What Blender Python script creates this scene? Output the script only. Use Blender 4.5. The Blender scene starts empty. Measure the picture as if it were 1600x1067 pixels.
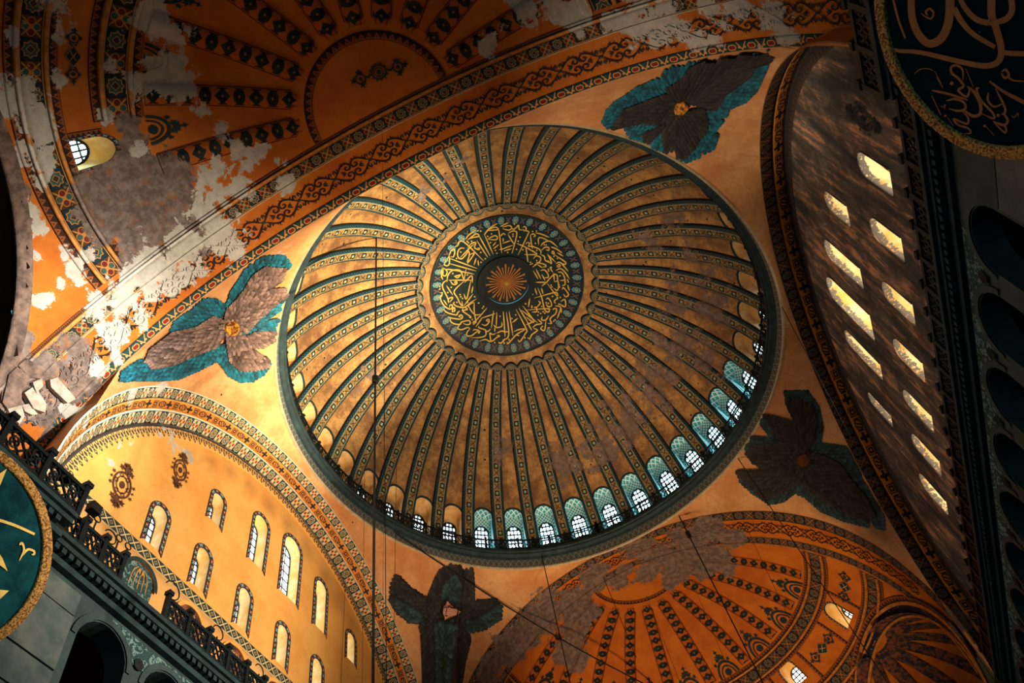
import bpy, math, random
import numpy as np
from mathutils import Vector, Matrix
from mathutils.bvhtree import BVHTree

R = random.Random(7)
PI = math.pi
C = bpy.context.scene.collection

# ------------------------------------------------------------------ camera, world, lights, exposure
CAM_M = np.array([[0.40646299, 0.70974717, 0.57536667], [-0.90036891, 0.41820035, 0.12018444], [-0.15531797, -0.56689278, 0.80901724]])  # right, down, forward
CAM_O = np.array([-28.6411, -4.5763, 0.0])
FPX, PPX, PPY = 1288.342, 816.829, 642.938
cam_d = bpy.data.cameras.new('camera')
cam = bpy.data.objects.new('camera', cam_d)
C.objects.link(cam)
bpy.context.scene.camera = cam
mw = Matrix.Identity(4)
for i in range(3):
    mw[i][0], mw[i][1], mw[i][2], mw[i][3] = CAM_M[i, 0], -CAM_M[i, 1], -CAM_M[i, 2], CAM_O[i]
cam.matrix_world = mw
cam_d.sensor_width = 36
cam_d.lens = FPX / 1600 * 36
cam_d.shift_x = -(PPX - 800) / 1600
cam_d.shift_y = (PPY - 533.5) / 1600
cam_d.clip_end = 500

sc = bpy.context.scene
sc.view_settings.view_transform = 'Standard'
sc.view_settings.look = 'None'
sc.view_settings.exposure = 0.0
sc.view_settings.gamma = 1.0
sc.view_settings.use_curve_mapping = False
w = bpy.data.worlds.new('world')
sc.world = w
w.use_nodes = True
w.node_tree.nodes['Background'].inputs[0].default_value = (0.10, 0.32, 0.40, 1)
w.node_tree.nodes['Background'].inputs[1].default_value = 1.1


def light(name, kind, loc, target, energy, color, **kw):
    d = bpy.data.lights.new(name, kind)
    o = bpy.data.objects.new(name, d)
    C.objects.link(o)
    o.location = loc
    v = Vector(target) - Vector(loc)
    o.rotation_euler = v.to_track_quat('-Z', 'Y').to_euler()
    d.energy = energy
    d.color = color
    for k, x in kw.items():
        setattr(d, k, x)
    return o


# unseen warm spots added to brighten the north side, dome and south-west
light('fill_north', 'SPOT', (-4, -13.0, 21.0), (-11, 16, 31), 46000, (1.0, 0.86, 0.64), spot_size=1.1, spot_blend=0.8, shadow_soft_size=0.6)
light('fill_dome', 'SPOT', (5, -12.0, 21.0), (-8, 9, 49), 165000, (1.0, 0.78, 0.48), spot_size=0.72, spot_blend=0.9, shadow_soft_size=0.5)
light('fill_north_west', 'SPOT', (-17, -12.5, 21.0), (-17.6, 16, 32), 62000, (1.0, 0.95, 0.82), spot_size=0.46, spot_blend=1.0, shadow_soft_size=0.6)
light('fill_south_west', 'SPOT', (-3, 13.0, 21.0), (-13.5, -13.5, 39.5), 15000, (1.0, 0.80, 0.55), spot_size=0.55, spot_blend=1.0, shadow_soft_size=0.6)
# upward spots added low over the floor as warm fill for the vaults
light('uplight_fill', 'SPOT', (4, -5, 2.0), (0, 4, 40), 46000, (1.0, 0.68, 0.40), spot_size=0.95, spot_blend=0.6, shadow_soft_size=3.0)
light('uplight_fill_east', 'SPOT', (14, 6, 3.0), (24, -3, 40), 29000, (1.0, 0.66, 0.36), spot_size=0.9, spot_blend=0.7, shadow_soft_size=2.0)
light('uplight_fill_west', 'SPOT', (-14, -6, 4.0), (-24, 9, 37), 1500, (1.0, 0.62, 0.35), spot_size=0.85, spot_blend=0.9, shadow_soft_size=2.0)


# ------------------------------------------------------------------ helpers: rays, meshes, attributes
def ray(px, py):
    d = CAM_M @ np.array([(px - PPX) / FPX, (py - PPY) / FPX, 1.0])
    return d / np.linalg.norm(d)


def plane_hit(px, py, ax, val):
    d = ray(px, py)
    return CAM_O + d * ((val - CAM_O[ax]) / d[ax])


BVH = {}


def bvh_add(key, verts, faces):
    BVH[key] = BVHTree.FromPolygons([Vector(v) for v in verts], faces)


def cast(key, px, py, off=0.0):
    d = ray(px, py)
    h, n, i, t = BVH[key].ray_cast(Vector(CAM_O), Vector(d))
    if h is None:
        return None
    if n.dot(Vector(d)) > 0:
        n = -n
    return np.array(h + n * off)


def snap(key, p, off=0.0):
    h, n, i, t = BVH[key].find_nearest(Vector(p))
    if n.dot(Vector(CAM_O) - h) < 0:
        n = -n
    return np.array(h + n * off)


WEAR_SHADE = []   # (xyz, radius, strength, kind)   kind 0 white plaster showing, 1 bare mortar, 2 dark tone, on the north wall a painted shadow


def wear_shade_field(V):
    out = np.zeros((len(V), 3), np.float32)
    for c, r, s, k in WEAR_SHADE:
        d = np.linalg.norm(V - c, axis=1) / r
        f = np.clip(1.0 - 0.62 * d, 0, 1) * s
        out[:, k] = np.maximum(out[:, k], f)
    return out


def mesh(name, verts, faces, mat, parent=None, uv=None, wear=False, smooth=False, col=None):
    me = bpy.data.meshes.new(name)
    V = np.asarray(verts, dtype=np.float64)
    me.from_pydata(V.tolist(), [], faces)
    if uv is not None:
        a = me.attributes.new('puv', 'FLOAT_VECTOR', 'POINT')
        u = np.zeros((len(V), 3), np.float32)
        uv = np.asarray(uv, np.float32)
        u[:, :uv.shape[1]] = uv
        a.data.foreach_set('vector', u.ravel())
    if wear:
        a = me.attributes.new('wear', 'FLOAT_VECTOR', 'POINT')
        a.data.foreach_set('vector', wear_shade_field(V).ravel())
    if col is not None:
        a = me.attributes.new('col', 'FLOAT_VECTOR', 'POINT')
        a.data.foreach_set('vector', np.asarray(col, np.float32).ravel())
    if smooth:
        me.polygons.foreach_set('use_smooth', [True] * len(me.polygons))
    me.materials.append(mat)
    me.update()
    o = bpy.data.objects.new(name, me)
    C.objects.link(o)
    if parent is not None:
        o.parent = parent
    return o


def setp(o, label=None, cat=None, group=None, kind=None):
    for k, v in (('label', label), ('category', cat), ('group', group), ('kind', kind)):
        if v:
            o[k] = v
    return o


def empty(name, label=None, cat=None, group=None, kind=None, parent=None):
    o = bpy.data.objects.new(name, None)
    C.objects.link(o)
    if parent is not None:
        o.parent = parent
    return setp(o, label, cat, group, kind)


def gridfaces(n, m, off=0, closed=False):
    f = []
    for i in range(n if closed else n - 1):
        for j in range(m - 1):
            a = off + i * m + j
            b = off + ((i + 1) % n) * m + j
            f.append((a, b, b + 1, a + 1))
    return f


def grid(name, fn, us, vs, mat, parent=None, uvfn=None, key=None, wear=True, smooth=True, keep=None):
    V = [fn(u, v) for u in us for v in vs]
    uv = [uvfn(u, v) if uvfn else (u, v) for u in us for v in vs]
    F = gridfaces(len(us), len(vs))
    if keep:
        m = len(vs)
        F = [f for f in F if keep(us[f[0] // m], vs[f[0] % m], us[f[2] // m], vs[f[2] % m])]
    if key:
        bvh_add(key, V, F)
    return mesh(name, V, F, mat, parent, uv, wear, smooth)


def lin(a, b, n):
    return np.linspace(a, b, n)


def band(name, fn, us, vlo, vhi, mat, parent, h=0.05, nv=4, cell=None, rows=None, u0=0.0, wear=True):
    """a raised strip on fn(u, v, height): u along it, v across; the long edges go back to the surface"""
    vs = [(vlo, -0.02, 0.0), (vlo, h, 0.0)] + [(vlo + (vhi - vlo) * k / nv, h, k / nv) for k in range(1, nv)] + [(vhi, h, 1.0), (vhi, -0.02, 1.0)]
    P = np.array([[fn(u, v, hh) for v, hh, k in vs] for u in us])
    mid = P[:, len(vs) // 2]
    L = np.concatenate([[0], np.cumsum(np.linalg.norm(np.diff(mid, axis=0), axis=1))])
    W = np.linalg.norm(P[len(us) // 2, 1] - P[len(us) // 2, -2])
    cell = (cell or 1.0) * W
    uv = [(L[i] / cell + u0, k) for i in range(len(us)) for v, hh, k in vs]
    return mesh(name, P.reshape(-1, 3), gridfaces(len(us), len(vs)), mat, parent, uv, wear, True)


def box_faces(o=0):
    return [tuple(o + k for k in f) for f in ((0, 3, 2, 1), (4, 5, 6, 7), (0, 1, 5, 4), (1, 2, 6, 5), (2, 3, 7, 6), (3, 0, 4, 7))]


class Bag:
    """collects boxes, bars and tubes into one mesh"""
    def __init__(s):
        s.V, s.F = [], []

    def box(s, lo, hi):
        n = len(s.V)
        (a, b, c), (d, e, f) = lo, hi
        s.V += [(a, b, c), (d, b, c), (d, e, c), (a, e, c), (a, b, f), (d, b, f), (d, e, f), (a, e, f)]
        s.F += box_faces(n)
        return s

    def bar(s, p, q, w, h=None, up=(0, 0, 1)):
        p, q = Vector(p), Vector(q)
        t = (q - p).normalized()
        a = t.cross(Vector(up))
        if a.length < 1e-4:
            a = t.cross(Vector((1, 0, 0)))
        a.normalize()
        b = a.cross(t).normalized()
        h = h or w
        a, b = a * w / 2, b * h / 2
        n = len(s.V)
        s.V += [tuple(x) for x in (p - a - b, p + a - b, p + a + b, p - a + b, q - a - b, q + a - b, q + a + b, q - a + b)]
        s.F += box_faces(n)
        return s

    def tube(s, pts, r, k=6, closed=False):
        pts = [Vector(p) for p in pts]
        n0 = len(s.V)
        N = len(pts)
        for i, p in enumerate(pts):
            t = (pts[(i + 1) % N if closed else min(i + 1, N - 1)] - pts[i - 1 if closed else max(i - 1, 0)]).normalized()
            a = t.cross(Vector((0.13, 0.31, 0.94)))
            if a.length < 1e-3:
                a = t.cross(Vector((1, 0, 0)))
            a.normalize()
            b = a.cross(t)
            for j in range(k):
                w_ = 2 * PI * j / k
                s.V.append(tuple(p + (a * math.cos(w_) + b * math.sin(w_)) * r))
        for i in range(N if closed else N - 1):
            for j in range(k):
                s.F.append((n0 + i * k + j, n0 + i * k + (j + 1) % k, n0 + ((i + 1) % N) * k + (j + 1) % k, n0 + ((i + 1) % N) * k + j))
        if not closed:
            s.F.append(tuple(n0 + j for j in range(k))[::-1])
            s.F.append(tuple(n0 + (N - 1) * k + j for j in range(k)))
        return s

    def build(s, name, mat, parent=None, smooth=False):
        return mesh(name, s.V, s.F, mat, parent, smooth=smooth)


def smoothline(pts, n=5):
    """Catmull-Rom through 2-D points"""
    P = [np.array(p, float) for p in pts]
    if len(P) < 3:
        return [P[0] + (P[-1] - P[0]) * t for t in (0, 0.34, 0.67, 1)]
    Q = [2 * P[0] - P[1]] + P + [2 * P[-1] - P[-2]]
    out = []
    for i in range(1, len(Q) - 2):
        for k in range(n):
            t = k / n
            a, b, c, d = Q[i - 1], Q[i], Q[i + 1], Q[i + 2]
            out.append(0.5 * (2 * b + (c - a) * t + (2 * a - 5 * b + 4 * c - d) * t * t + (3 * b - a - 3 * c + d) * t ** 3))
    out.append(P[-1])
    return out


class Orn:
    """flat ornament in its own x, y; put on a surface later"""
    def __init__(s):
        s.V, s.F = [], []

    def poly(s, pts):
        n = len(s.V)
        s.V += [tuple(p) for p in pts]
        s.F.append(tuple(range(n, n + len(pts))))
        return s

    def stroke(s, pts, w, w1=None, n=5, taper=True):
        L = smoothline(pts, n)
        n0 = len(s.V)
        N = len(L)
        for i, p in enumerate(L):
            t = L[min(i + 1, N - 1)] - L[max(i - 1, 0)]
            t = t / (np.linalg.norm(t) + 1e-9)
            q = i / (N - 1)
            ww = (w if w1 is None else w + (w1 - w) * q) * 0.5
            if taper:
                ww *= min(1, 0.35 + 4 * min(q, 1 - q))
            nrm = np.array([-t[1], t[0]])
            s.V += [tuple(p - nrm * ww), tuple(p + nrm * ww)]
        s.F += [(n0 + 2 * i, n0 + 2 * i + 1, n0 + 2 * i + 3, n0 + 2 * i + 2) for i in range(N - 1)]
        return s

    def disc(s, x, y, rx, ry=None, n=14, rot=0.0):
        ry = ry or rx
        c, q = math.cos(rot), math.sin(rot)
        return s.poly([(x + rx * math.cos(a) * c - ry * math.sin(a) * q, y + rx * math.cos(a) * q + ry * math.sin(a) * c) for a in [2 * PI * k / n for k in range(n)]])

    def ring(s, x, y, rx, ry, w, n=28, a0=0.0, a1=2 * PI):
        n0 = len(s.V)
        for k in range(n + 1):
            a = a0 + (a1 - a0) * k / n
            s.V += [(x + (rx - w) * math.cos(a), y + (ry - w) * math.sin(a)), (x + rx * math.cos(a), y + ry * math.sin(a))]
        s.F += [(n0 + 2 * i, n0 + 2 * i + 1, n0 + 2 * i + 3, n0 + 2 * i + 2) for i in range(n)]
        return s

    def star(s, x, y, r1, r2, n=8, rot=0.0):
        return s.poly([(x + (r1 if k % 2 == 0 else r2) * math.cos(rot + PI * k / n), y + (r1 if k % 2 == 0 else r2) * math.sin(rot + PI * k / n)) for k in range(2 * n)])

    def place(s, name, fn, mat, parent=None, wear=False):
        V = [fn(x, y) for x, y in s.V]
        bad = {i for i, v in enumerate(V) if v is None}
        F = [f for f in s.F if not bad.intersection(f)]
        V = [v if v is not None else (0, 0, 0) for v in V]
        used = sorted({i for f in F for i in f})
        m = {k: i for i, k in enumerate(used)}
        return mesh(name, [V[k] for k in used], [tuple(m[i] for i in f) for f in F], mat, parent, wear=wear)


# ------------------------------------------------------------------ node-expression helper
def rgb(*c):
    return tuple(((x / 255) / 12.92 if x / 255 <= 0.04045 else ((x / 255 + 0.055) / 1.055) ** 2.4) for x in c) + (1.0,)


class S:
    def __init__(s, nt, k):
        s.nt, s.k = nt, k

    def m(s, op, *args, clamp=False):
        n = s.nt.nodes.new('ShaderNodeMath')
        n.operation = op
        n.use_clamp = clamp
        for i, a in enumerate((s,) + args):
            if isinstance(a, S):
                s.nt.links.new(a.k, n.inputs[i])
            else:
                n.inputs[i].default_value = a
        return S(s.nt, n.outputs[0])

    def __add__(a, b): return a.m('ADD', b)
    def __radd__(a, b): return a.m('ADD', b)
    def __sub__(a, b): return a.m('SUBTRACT', b)
    def __rsub__(a, b): return (a * -1.0).m('ADD', b)
    def __mul__(a, b): return a.m('MULTIPLY', b)
    def __rmul__(a, b): return a.m('MULTIPLY', b)
    def __truediv__(a, b): return a.m('DIVIDE', b)
    def frac(a): return a.m('FRACT')
    def floor(a): return a.m('FLOOR')
    def abs(a): return a.m('ABSOLUTE')
    def sin(a): return a.m('SINE')
    def min(a, b): return a.m('MINIMUM', b)
    def max(a, b): return a.m('MAXIMUM', b)
    def lt(a, b): return a.m('LESS_THAN', b)
    def gt(a, b): return a.m('GREATER_THAN', b)
    def sqrt(a): return a.m('SQRT')
    def inv(a): return 1.0 - a

    def ss(a, lo, hi):
        n = a.nt.nodes.new('ShaderNodeMapRange')
        n.interpolation_type = 'SMOOTHSTEP'
        a.nt.links.new(a.k, n.inputs[0])
        n.inputs[1].default_value, n.inputs[2].default_value = lo, hi
        return S(a.nt, n.outputs[0])


class MB:
    def __init__(s, name):
        s.mat = bpy.data.materials.new(name)
        s.mat.use_nodes = True
        s.nt = s.mat.node_tree
        s.nt.nodes.clear()

    def attr(s, name):
        n = s.nt.nodes.new('ShaderNodeAttribute')
        n.attribute_name = name
        return n.outputs['Vector']

    def xyz(s, sock):
        n = s.nt.nodes.new('ShaderNodeSeparateXYZ')
        s.nt.links.new(sock, n.inputs[0])
        return tuple(S(s.nt, o) for o in n.outputs)

    def uv(s):
        return s.xyz(s.attr('puv'))[:2]

    def pos(s):
        return s.nt.nodes.new('ShaderNodeNewGeometry').outputs['Position']

    def noise(s, scale, detail=5, rough=0.6, vec=None, stretch=None, dist=0.0):
        v = vec or s.pos()
        if stretch:
            n = s.nt.nodes.new('ShaderNodeMapping')
            n.inputs['Scale'].default_value = stretch
            s.nt.links.new(v, n.inputs[0])
            v = n.outputs[0]
        n = s.nt.nodes.new('ShaderNodeTexNoise')
        s.nt.links.new(v, n.inputs['Vector'])
        n.inputs['Scale'].default_value = scale
        n.inputs['Detail'].default_value = detail
        n.inputs['Roughness'].default_value = rough
        n.inputs['Distortion'].default_value = dist
        return S(s.nt, n.outputs[0])

    def voro(s, scale, vec=None, out='Distance'):
        n = s.nt.nodes.new('ShaderNodeTexVoronoi')
        s.nt.links.new(vec or s.pos(), n.inputs['Vector'])
        n.inputs['Scale'].default_value = scale
        return S(s.nt, n.outputs[out])

    def vec(s, x, y, z=0.0):
        n = s.nt.nodes.new('ShaderNodeCombineXYZ')
        for i, a in enumerate((x, y, z)):
            if isinstance(a, S):
                s.nt.links.new(a.k, n.inputs[i])
            else:
                n.inputs[i].default_value = a
        return n.outputs[0]

    def mix(s, f, a, b):
        n = s.nt.nodes.new('ShaderNodeMix')
        n.data_type = 'RGBA'
        for idx, v in ((0, f), (6, a), (7, b)):
            if isinstance(v, S):
                s.nt.links.new(v.k, n.inputs[idx])
            else:
                n.inputs[idx].default_value = v
        return S(s.nt, n.outputs[2])

    def layers(s, base, *lay):
        c = base
        for f, col in lay:
            c = s.mix(f, c, col)
        return c

    def wear(s, col, white=(0.62, 0.57, 0.51, 1), mortar=(0.13, 0.092, 0.08, 1)):
        w0, w1, w2 = s.xyz(s.attr('wear'))
        n = s.noise(0.9, 11, 0.72, dist=0.3)
        n2 = s.noise(2.8, 9, 0.72)
        n3 = s.noise(0.8, 11, 0.74, dist=0.3)
        white_c = s.mix(n2.ss(0.35, 0.7), white, tuple(x * 0.72 for x in white[:3]) + (1,))
        mort_c = s.mix(n2.ss(0.38, 0.66), mortar, (0.29, 0.215, 0.19, 1))
        mort_c = s.mix(s.noise(2.2, 8, 0.8).ss(0.55, 0.60) * 0.7, mort_c, (0.36, 0.13, 0.03, 1))
        c = s.mix(w1.gt(0.02) * (w1 + (n3 - 0.5) * 1.9).ss(0.42, 0.47), col, mort_c)
        c = s.mix(w0.gt(0.02) * (w0 + (n - 0.5) * 2.9).ss(0.50, 0.55), c, white_c)
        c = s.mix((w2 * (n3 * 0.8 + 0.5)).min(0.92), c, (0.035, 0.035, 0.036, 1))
        return c

    def out(s, col, rough=0.75, metal=0.0, bump=None, strength=0.25, spec=0.3, emit=None, emit_s=1.0):
        b = s.nt.nodes.new('ShaderNodeBsdfPrincipled')
        o = s.nt.nodes.new('ShaderNodeOutputMaterial')
        s.nt.links.new(b.outputs[0], o.inputs[0])
        for nm, v in (('Base Color', col), ('Roughness', rough), ('Metallic', metal)):
            if isinstance(v, S):
                s.nt.links.new(v.k, b.inputs[nm])
            else:
                b.inputs[nm].default_value = v
        b.inputs['Specular IOR Level'].default_value = spec
        if emit is not None:
            b.inputs['Emission Color'].default_value = emit
            b.inputs['Emission Strength'].default_value = emit_s
        if bump is not None:
            n = s.nt.nodes.new('ShaderNodeBump')
            n.inputs['Strength'].default_value = strength
            n.inputs['Distance'].default_value = 0.08
            s.nt.links.new(bump.k, n.inputs['Height'])
            s.nt.links.new(n.outputs[0], b.inputs['Normal'])
        return s.mat


def plain(name, col, var=0.25, scale=2.0, rough=0.75, metal=0.0, wear=False, bump=0.15, col2=None, spec=0.3):
    b = MB(name)
    n = b.noise(scale, 6, 0.65)
    dark = col2 or tuple(x * (1 - var * 1.6) for x in col[:3]) + (1,)
    c = b.mix(n.ss(0.32, 0.72), dark, col)
    if wear:
        c = b.wear(c)
    return b.out(c, rough, metal, bump=b.noise(scale * 6, 4, 0.6), strength=bump, spec=spec)


def cellxy(b, jitter=0.0):
    u, v = b.uv()
    x = (u.frac() - 0.5)
    y = v - 0.5
    par = (u * 0.5).frac().gt(0.4999)
    return u, v, x, y, par


def m_dome_rib():
    b = MB('dome_rib_mosaic')
    u, v, x, y, par = cellxy(b)
    av = y.abs() * 2
    lat = ((u * 12.566).sin() * (av * 18.0).sin()).gt(0.1)
    edge = b.mix(lat, rgb(14, 34, 44), rgb(40, 84, 96))
    n = b.noise(3.0)
    gold = b.mix(n.ss(0.35, 0.7), rgb(120, 96, 58), rgb(176, 146, 92))
    cy = y * 2.1
    d = x.abs().max(cy.abs())
    sq = b.layers(gold, (d.lt(0.40), rgb(12, 26, 34)), (d.lt(0.19), rgb(150, 170, 140)))
    xx = ((x.abs() - cy.abs()).abs()).lt(0.075) * d.lt(0.42)
    cr = b.layers(gold, (xx, rgb(30, 40, 42)))
    cen = b.mix(par, cr, sq)
    c = b.layers(cen, (av.gt(0.50), edge), ((av - 0.53).abs().lt(0.035), rgb(120, 140, 128)), (av.gt(0.92), rgb(8, 18, 24)))
    return b.out(b.wear(c), 0.5, bump=b.noise(14, 3), strength=0.25)


def m_diamond(name, bg_even, line, bg_odd, green, red, border, gold):
    b = MB(name)
    u, v, x, y, par = cellxy(b)
    ax, ay = x.abs(), y.abs()
    d1 = ax.max(ay)
    d2 = (ax + ay) * 0.7071
    star = d1.min(d2)
    ev = b.layers(bg_even, (star.lt(0.30), line), (star.lt(0.255), green), (d2.lt(0.15), line), (d2.lt(0.115), bg_even), (d1.lt(0.05), red))
    lobes = b.mix(ax.lt(ay), red, green)
    heart = ((ax - 0.25).m('POWER', 2.0) + ay.m('POWER', 2.0)).sqrt().min((ax.m('POWER', 2.0) + (ay - 0.25).m('POWER', 2.0)).sqrt())
    od = b.layers(bg_odd, ((ax - ay).abs().lt(0.055), line), (heart.lt(0.185), line), (heart.lt(0.145), lobes))
    c = b.mix(par, od, ev)
    c = b.layers(c, (ax.gt(0.475), border), (ay.gt(0.42), border), (ay.gt(0.465), gold))
    return b.out(b.wear(c), 0.8, bump=b.noise(10, 4), strength=0.2)


def m_tri(name, a, bcol, edge):
    b = MB(name)
    u, v, x, y, par = cellxy(b)
    t = x.abs() * 2
    c = b.mix((v - t * 0.75 - 0.12).gt(0.0), a, bcol)
    c = b.layers(c, (((x * 2).m('POWER', 2.0) + (v - 0.62).m('POWER', 2.0)).sqrt().lt(0.13), edge), (y.abs().gt(0.43), edge))
    return b.out(b.wear(c), 0.8, bump=b.noise(10, 4), strength=0.2)


def m_heart(name, bg, red, tan):
    b = MB(name)
    u, v, x, y, par = cellxy(b)
    ax = x.abs()
    h = ((ax - 0.12).m('POWER', 2.0) + (v - 0.55).m('POWER', 2.0)).sqrt().max((0.42 - v) + ax * 1.1 - 0.2)
    ev = b.layers(bg, (h.lt(0.30), tan), (h.lt(0.21), red))
    z = (v - (0.85 - ax * 1.6)).abs()
    od = b.layers(bg, (z.lt(0.10), tan), ((ax - 0.3).abs().max((v - 0.62).abs()).lt(0.1), tan))
    c = b.mix(par, od, ev)
    c = b.layers(c, (v.gt(0.9), rgb(28, 66, 72)), (v.gt(0.955), tan))
    return b.out(b.wear(c), 0.8, bump=b.noise(10, 4), strength=0.2)


def m_semi_rib(name, plaster, dark, line):
    b = MB(name)
    u, v, x, y, par = cellxy(b)
    ax, ay = x.abs(), y.abs()
    circ = (ax.m('POWER', 2.0) + (y * 0.95).m('POWER', 2.0)).sqrt()
    dia = ax * 0.85 + ay
    n = b.noise(2.2, 2)
    dk = b.mix(n.ss(0.4, 0.6), dark, rgb(38, 46, 40))
    blob = b.mix(par, dia.lt(0.40), circ.lt(0.36))
    tri = (ay - (0.24 + ax * 0.45)).gt(0.0) * ay.lt(0.40)
    c = b.layers(plaster, (tri, rgb(74, 36, 16)), (blob, dk), (circ.lt(0.07), rgb(140, 100, 50)), ((ay - 0.455).abs().lt(0.022), line))
    return b.out(b.wear(c), 0.8, bump=b.noise(10, 4), strength=0.15)


def m_lattice(name, bg, line, dot, n=1.0):
    b = MB(name)
    u, v, x, y, par = cellxy(b)
    ax, ay = x.abs(), y.abs()
    d = (ax + ay - 0.5).abs()
    d2 = (ax + ay)
    c = b.layers(bg, (d.lt(0.07), line), (d2.lt(0.22), dot), (d2.lt(0.1), bg), (ay.gt(0.45), bg), (ay.gt(0.48), line))
    return b.out(b.wear(c), 0.8, bump=b.noise(10, 4), strength=0.2)


def m_flower(name, dark, cols, scale=1.0):
    b = MB(name)
    u, v, x, y, par = cellxy(b)
    n = b.voro(3.3, b.vec(u, v * 1.0), 'Color')
    ax, ay = x.abs(), y.abs()
    r = (ax.m('POWER', 2.0) + ay.m('POWER', 2.0)).sqrt()
    cc = b.mix(par, cols[0], cols[1])
    lobes = ((ax - 0.22).m('POWER', 2.0) + (ay - 0.22).m('POWER', 2.0)).sqrt()
    c = b.layers(dark, (lobes.lt(0.15), cc), (r.lt(0.16), cols[2]), (r.lt(0.07), dark), (ay.gt(0.43), dark))
    return b.out(b.wear(c), 0.8, bump=b.noise(10, 4), strength=0.2)


def m_lace(name, dark, light_):
    b = MB(name)
    u, v, x, y, par = cellxy(b)
    ax = x.abs()
    d = (ax.m('POWER', 2.0) + (v - 0.72).m('POWER', 2.0)).sqrt()
    d2 = (ax.m('POWER', 2.0) + (v - 0.28).m('POWER', 2.0)).sqrt()
    d3 = ((ax - 0.5).m('POWER', 2.0) + (v - 0.52).m('POWER', 2.0)).sqrt()
    c = b.layers(light_, (v.gt(0.80), dark), (d.lt(0.24), dark), (d2.lt(0.20), dark), (d3.lt(0.18), dark), (d.lt(0.09), light_), (d2.lt(0.07), light_))
    return b.out(b.wear(c), 0.8, bump=b.noise(10, 4), strength=0.2)


def m_motif(name, bg, dark):
    """gold band with dark tile, leaf and cartouche motifs in turn"""
    b = MB(name)
    u, v = b.uv()
    k = (u / 3.0).frac() * 3.0
    x = k.frac() - 0.5
    y = v - 0.5
    ax, ay = x.abs(), y.abs()
    i = k.floor()
    d = ax.max(ay)
    tile = b.layers(bg, (d.lt(0.36), dark), (d.lt(0.28), bg), (d.lt(0.22), dark), (((ax + ay)).lt(0.13), bg))
    cross = b.layers(bg, (ax.min(ay).lt(0.12) * d.lt(0.42), dark), ((ax + ay).lt(0.3), dark))
    ov = ((x * 0.8).m('POWER', 2.0) + (y * 1.1).m('POWER', 2.0)).sqrt()
    cart = b.layers(bg, (ov.lt(0.38), dark), (ov.lt(0.28), bg), (((x + y * 0.6) * 22.0).sin().gt(0.1) * ov.lt(0.26), dark), (ax.gt(0.4) * ay.lt(0.25), dark))
    c = b.mix(i.lt(0.5), b.mix(i.lt(1.5), cart, cross), tile)
    c = b.layers(c, (ay.gt(0.46), rgb(230, 170, 90)))
    return b.out(b.wear(c), 0.7, bump=b.noise(10, 4), strength=0.2)

# ------------------------------------------------------------------ materials
ORANGE = rgb(196, 96, 22)
M = {}
b = MB('dome_gold_mosaic')
n1, n2 = b.noise(0.55, 7, 0.75), b.noise(5, 5, 0.7)
c = b.mix(n1.ss(0.38, 0.64), rgb(142, 104, 72), rgb(222, 174, 108))
c = b.mix(n2.ss(0.30, 0.75) * 0.45, c, rgb(108, 74, 50))
sp = b.voro(0.9)
c = b.mix(sp.lt(0.075), c, rgb(30, 20, 16))
M['dome'] = b.out(b.wear(c, mortar=(0.16, 0.125, 0.115, 1)), 0.40, 0.35, bump=n2 + b.noise(1.6, 4) * 0.8, strength=0.7)
b = MB('pendentive_mosaic')
n1, n2 = b.noise(0.35, 7, 0.65), b.noise(4, 6, 0.7)
c = b.mix(n1.ss(0.3, 0.7), rgb(206, 136, 80), rgb(236, 182, 124))
c = b.mix(n2.ss(0.4, 0.8) * 0.5, c, rgb(188, 110, 52))
sp = b.voro(0.45)
c = b.mix(sp.lt(0.03), c, rgb(50, 30, 20))
M['pend'] = b.out(b.wear(c), 0.6, 0.05, bump=n2, strength=0.2)


def m_plaster(name, col, lo, wear=True):
    b = MB(name)
    n1, n2 = b.noise(0.45, 7, 0.68), b.noise(6, 5, 0.7)
    c = b.mix(n1.ss(0.3, 0.7), lo, col)
    c = b.mix(n2.ss(0.5, 0.85) * 0.4, c, tuple(x * 0.55 for x in lo[:3]) + (1,))
    return b.out(b.wear(c) if wear else c, 0.8, bump=n2 + n1, strength=0.15)


M['semi'] = m_plaster('orange_plaster', rgb(216, 124, 36), rgb(188, 94, 22))
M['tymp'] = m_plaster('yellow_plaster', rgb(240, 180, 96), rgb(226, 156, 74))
M['tymp_low'] = m_plaster('pale_yellow_plaster', rgb(240, 188, 120), rgb(226, 164, 92))
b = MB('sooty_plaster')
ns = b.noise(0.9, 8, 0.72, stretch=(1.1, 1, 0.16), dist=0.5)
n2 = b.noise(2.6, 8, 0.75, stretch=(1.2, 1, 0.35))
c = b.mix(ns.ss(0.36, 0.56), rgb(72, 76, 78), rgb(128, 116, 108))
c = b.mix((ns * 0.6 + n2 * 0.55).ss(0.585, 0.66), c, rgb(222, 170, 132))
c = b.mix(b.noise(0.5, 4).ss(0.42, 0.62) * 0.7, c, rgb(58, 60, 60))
M['soot'] = b.out(b.wear(c), 0.9, bump=n2, strength=0.4)

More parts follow.
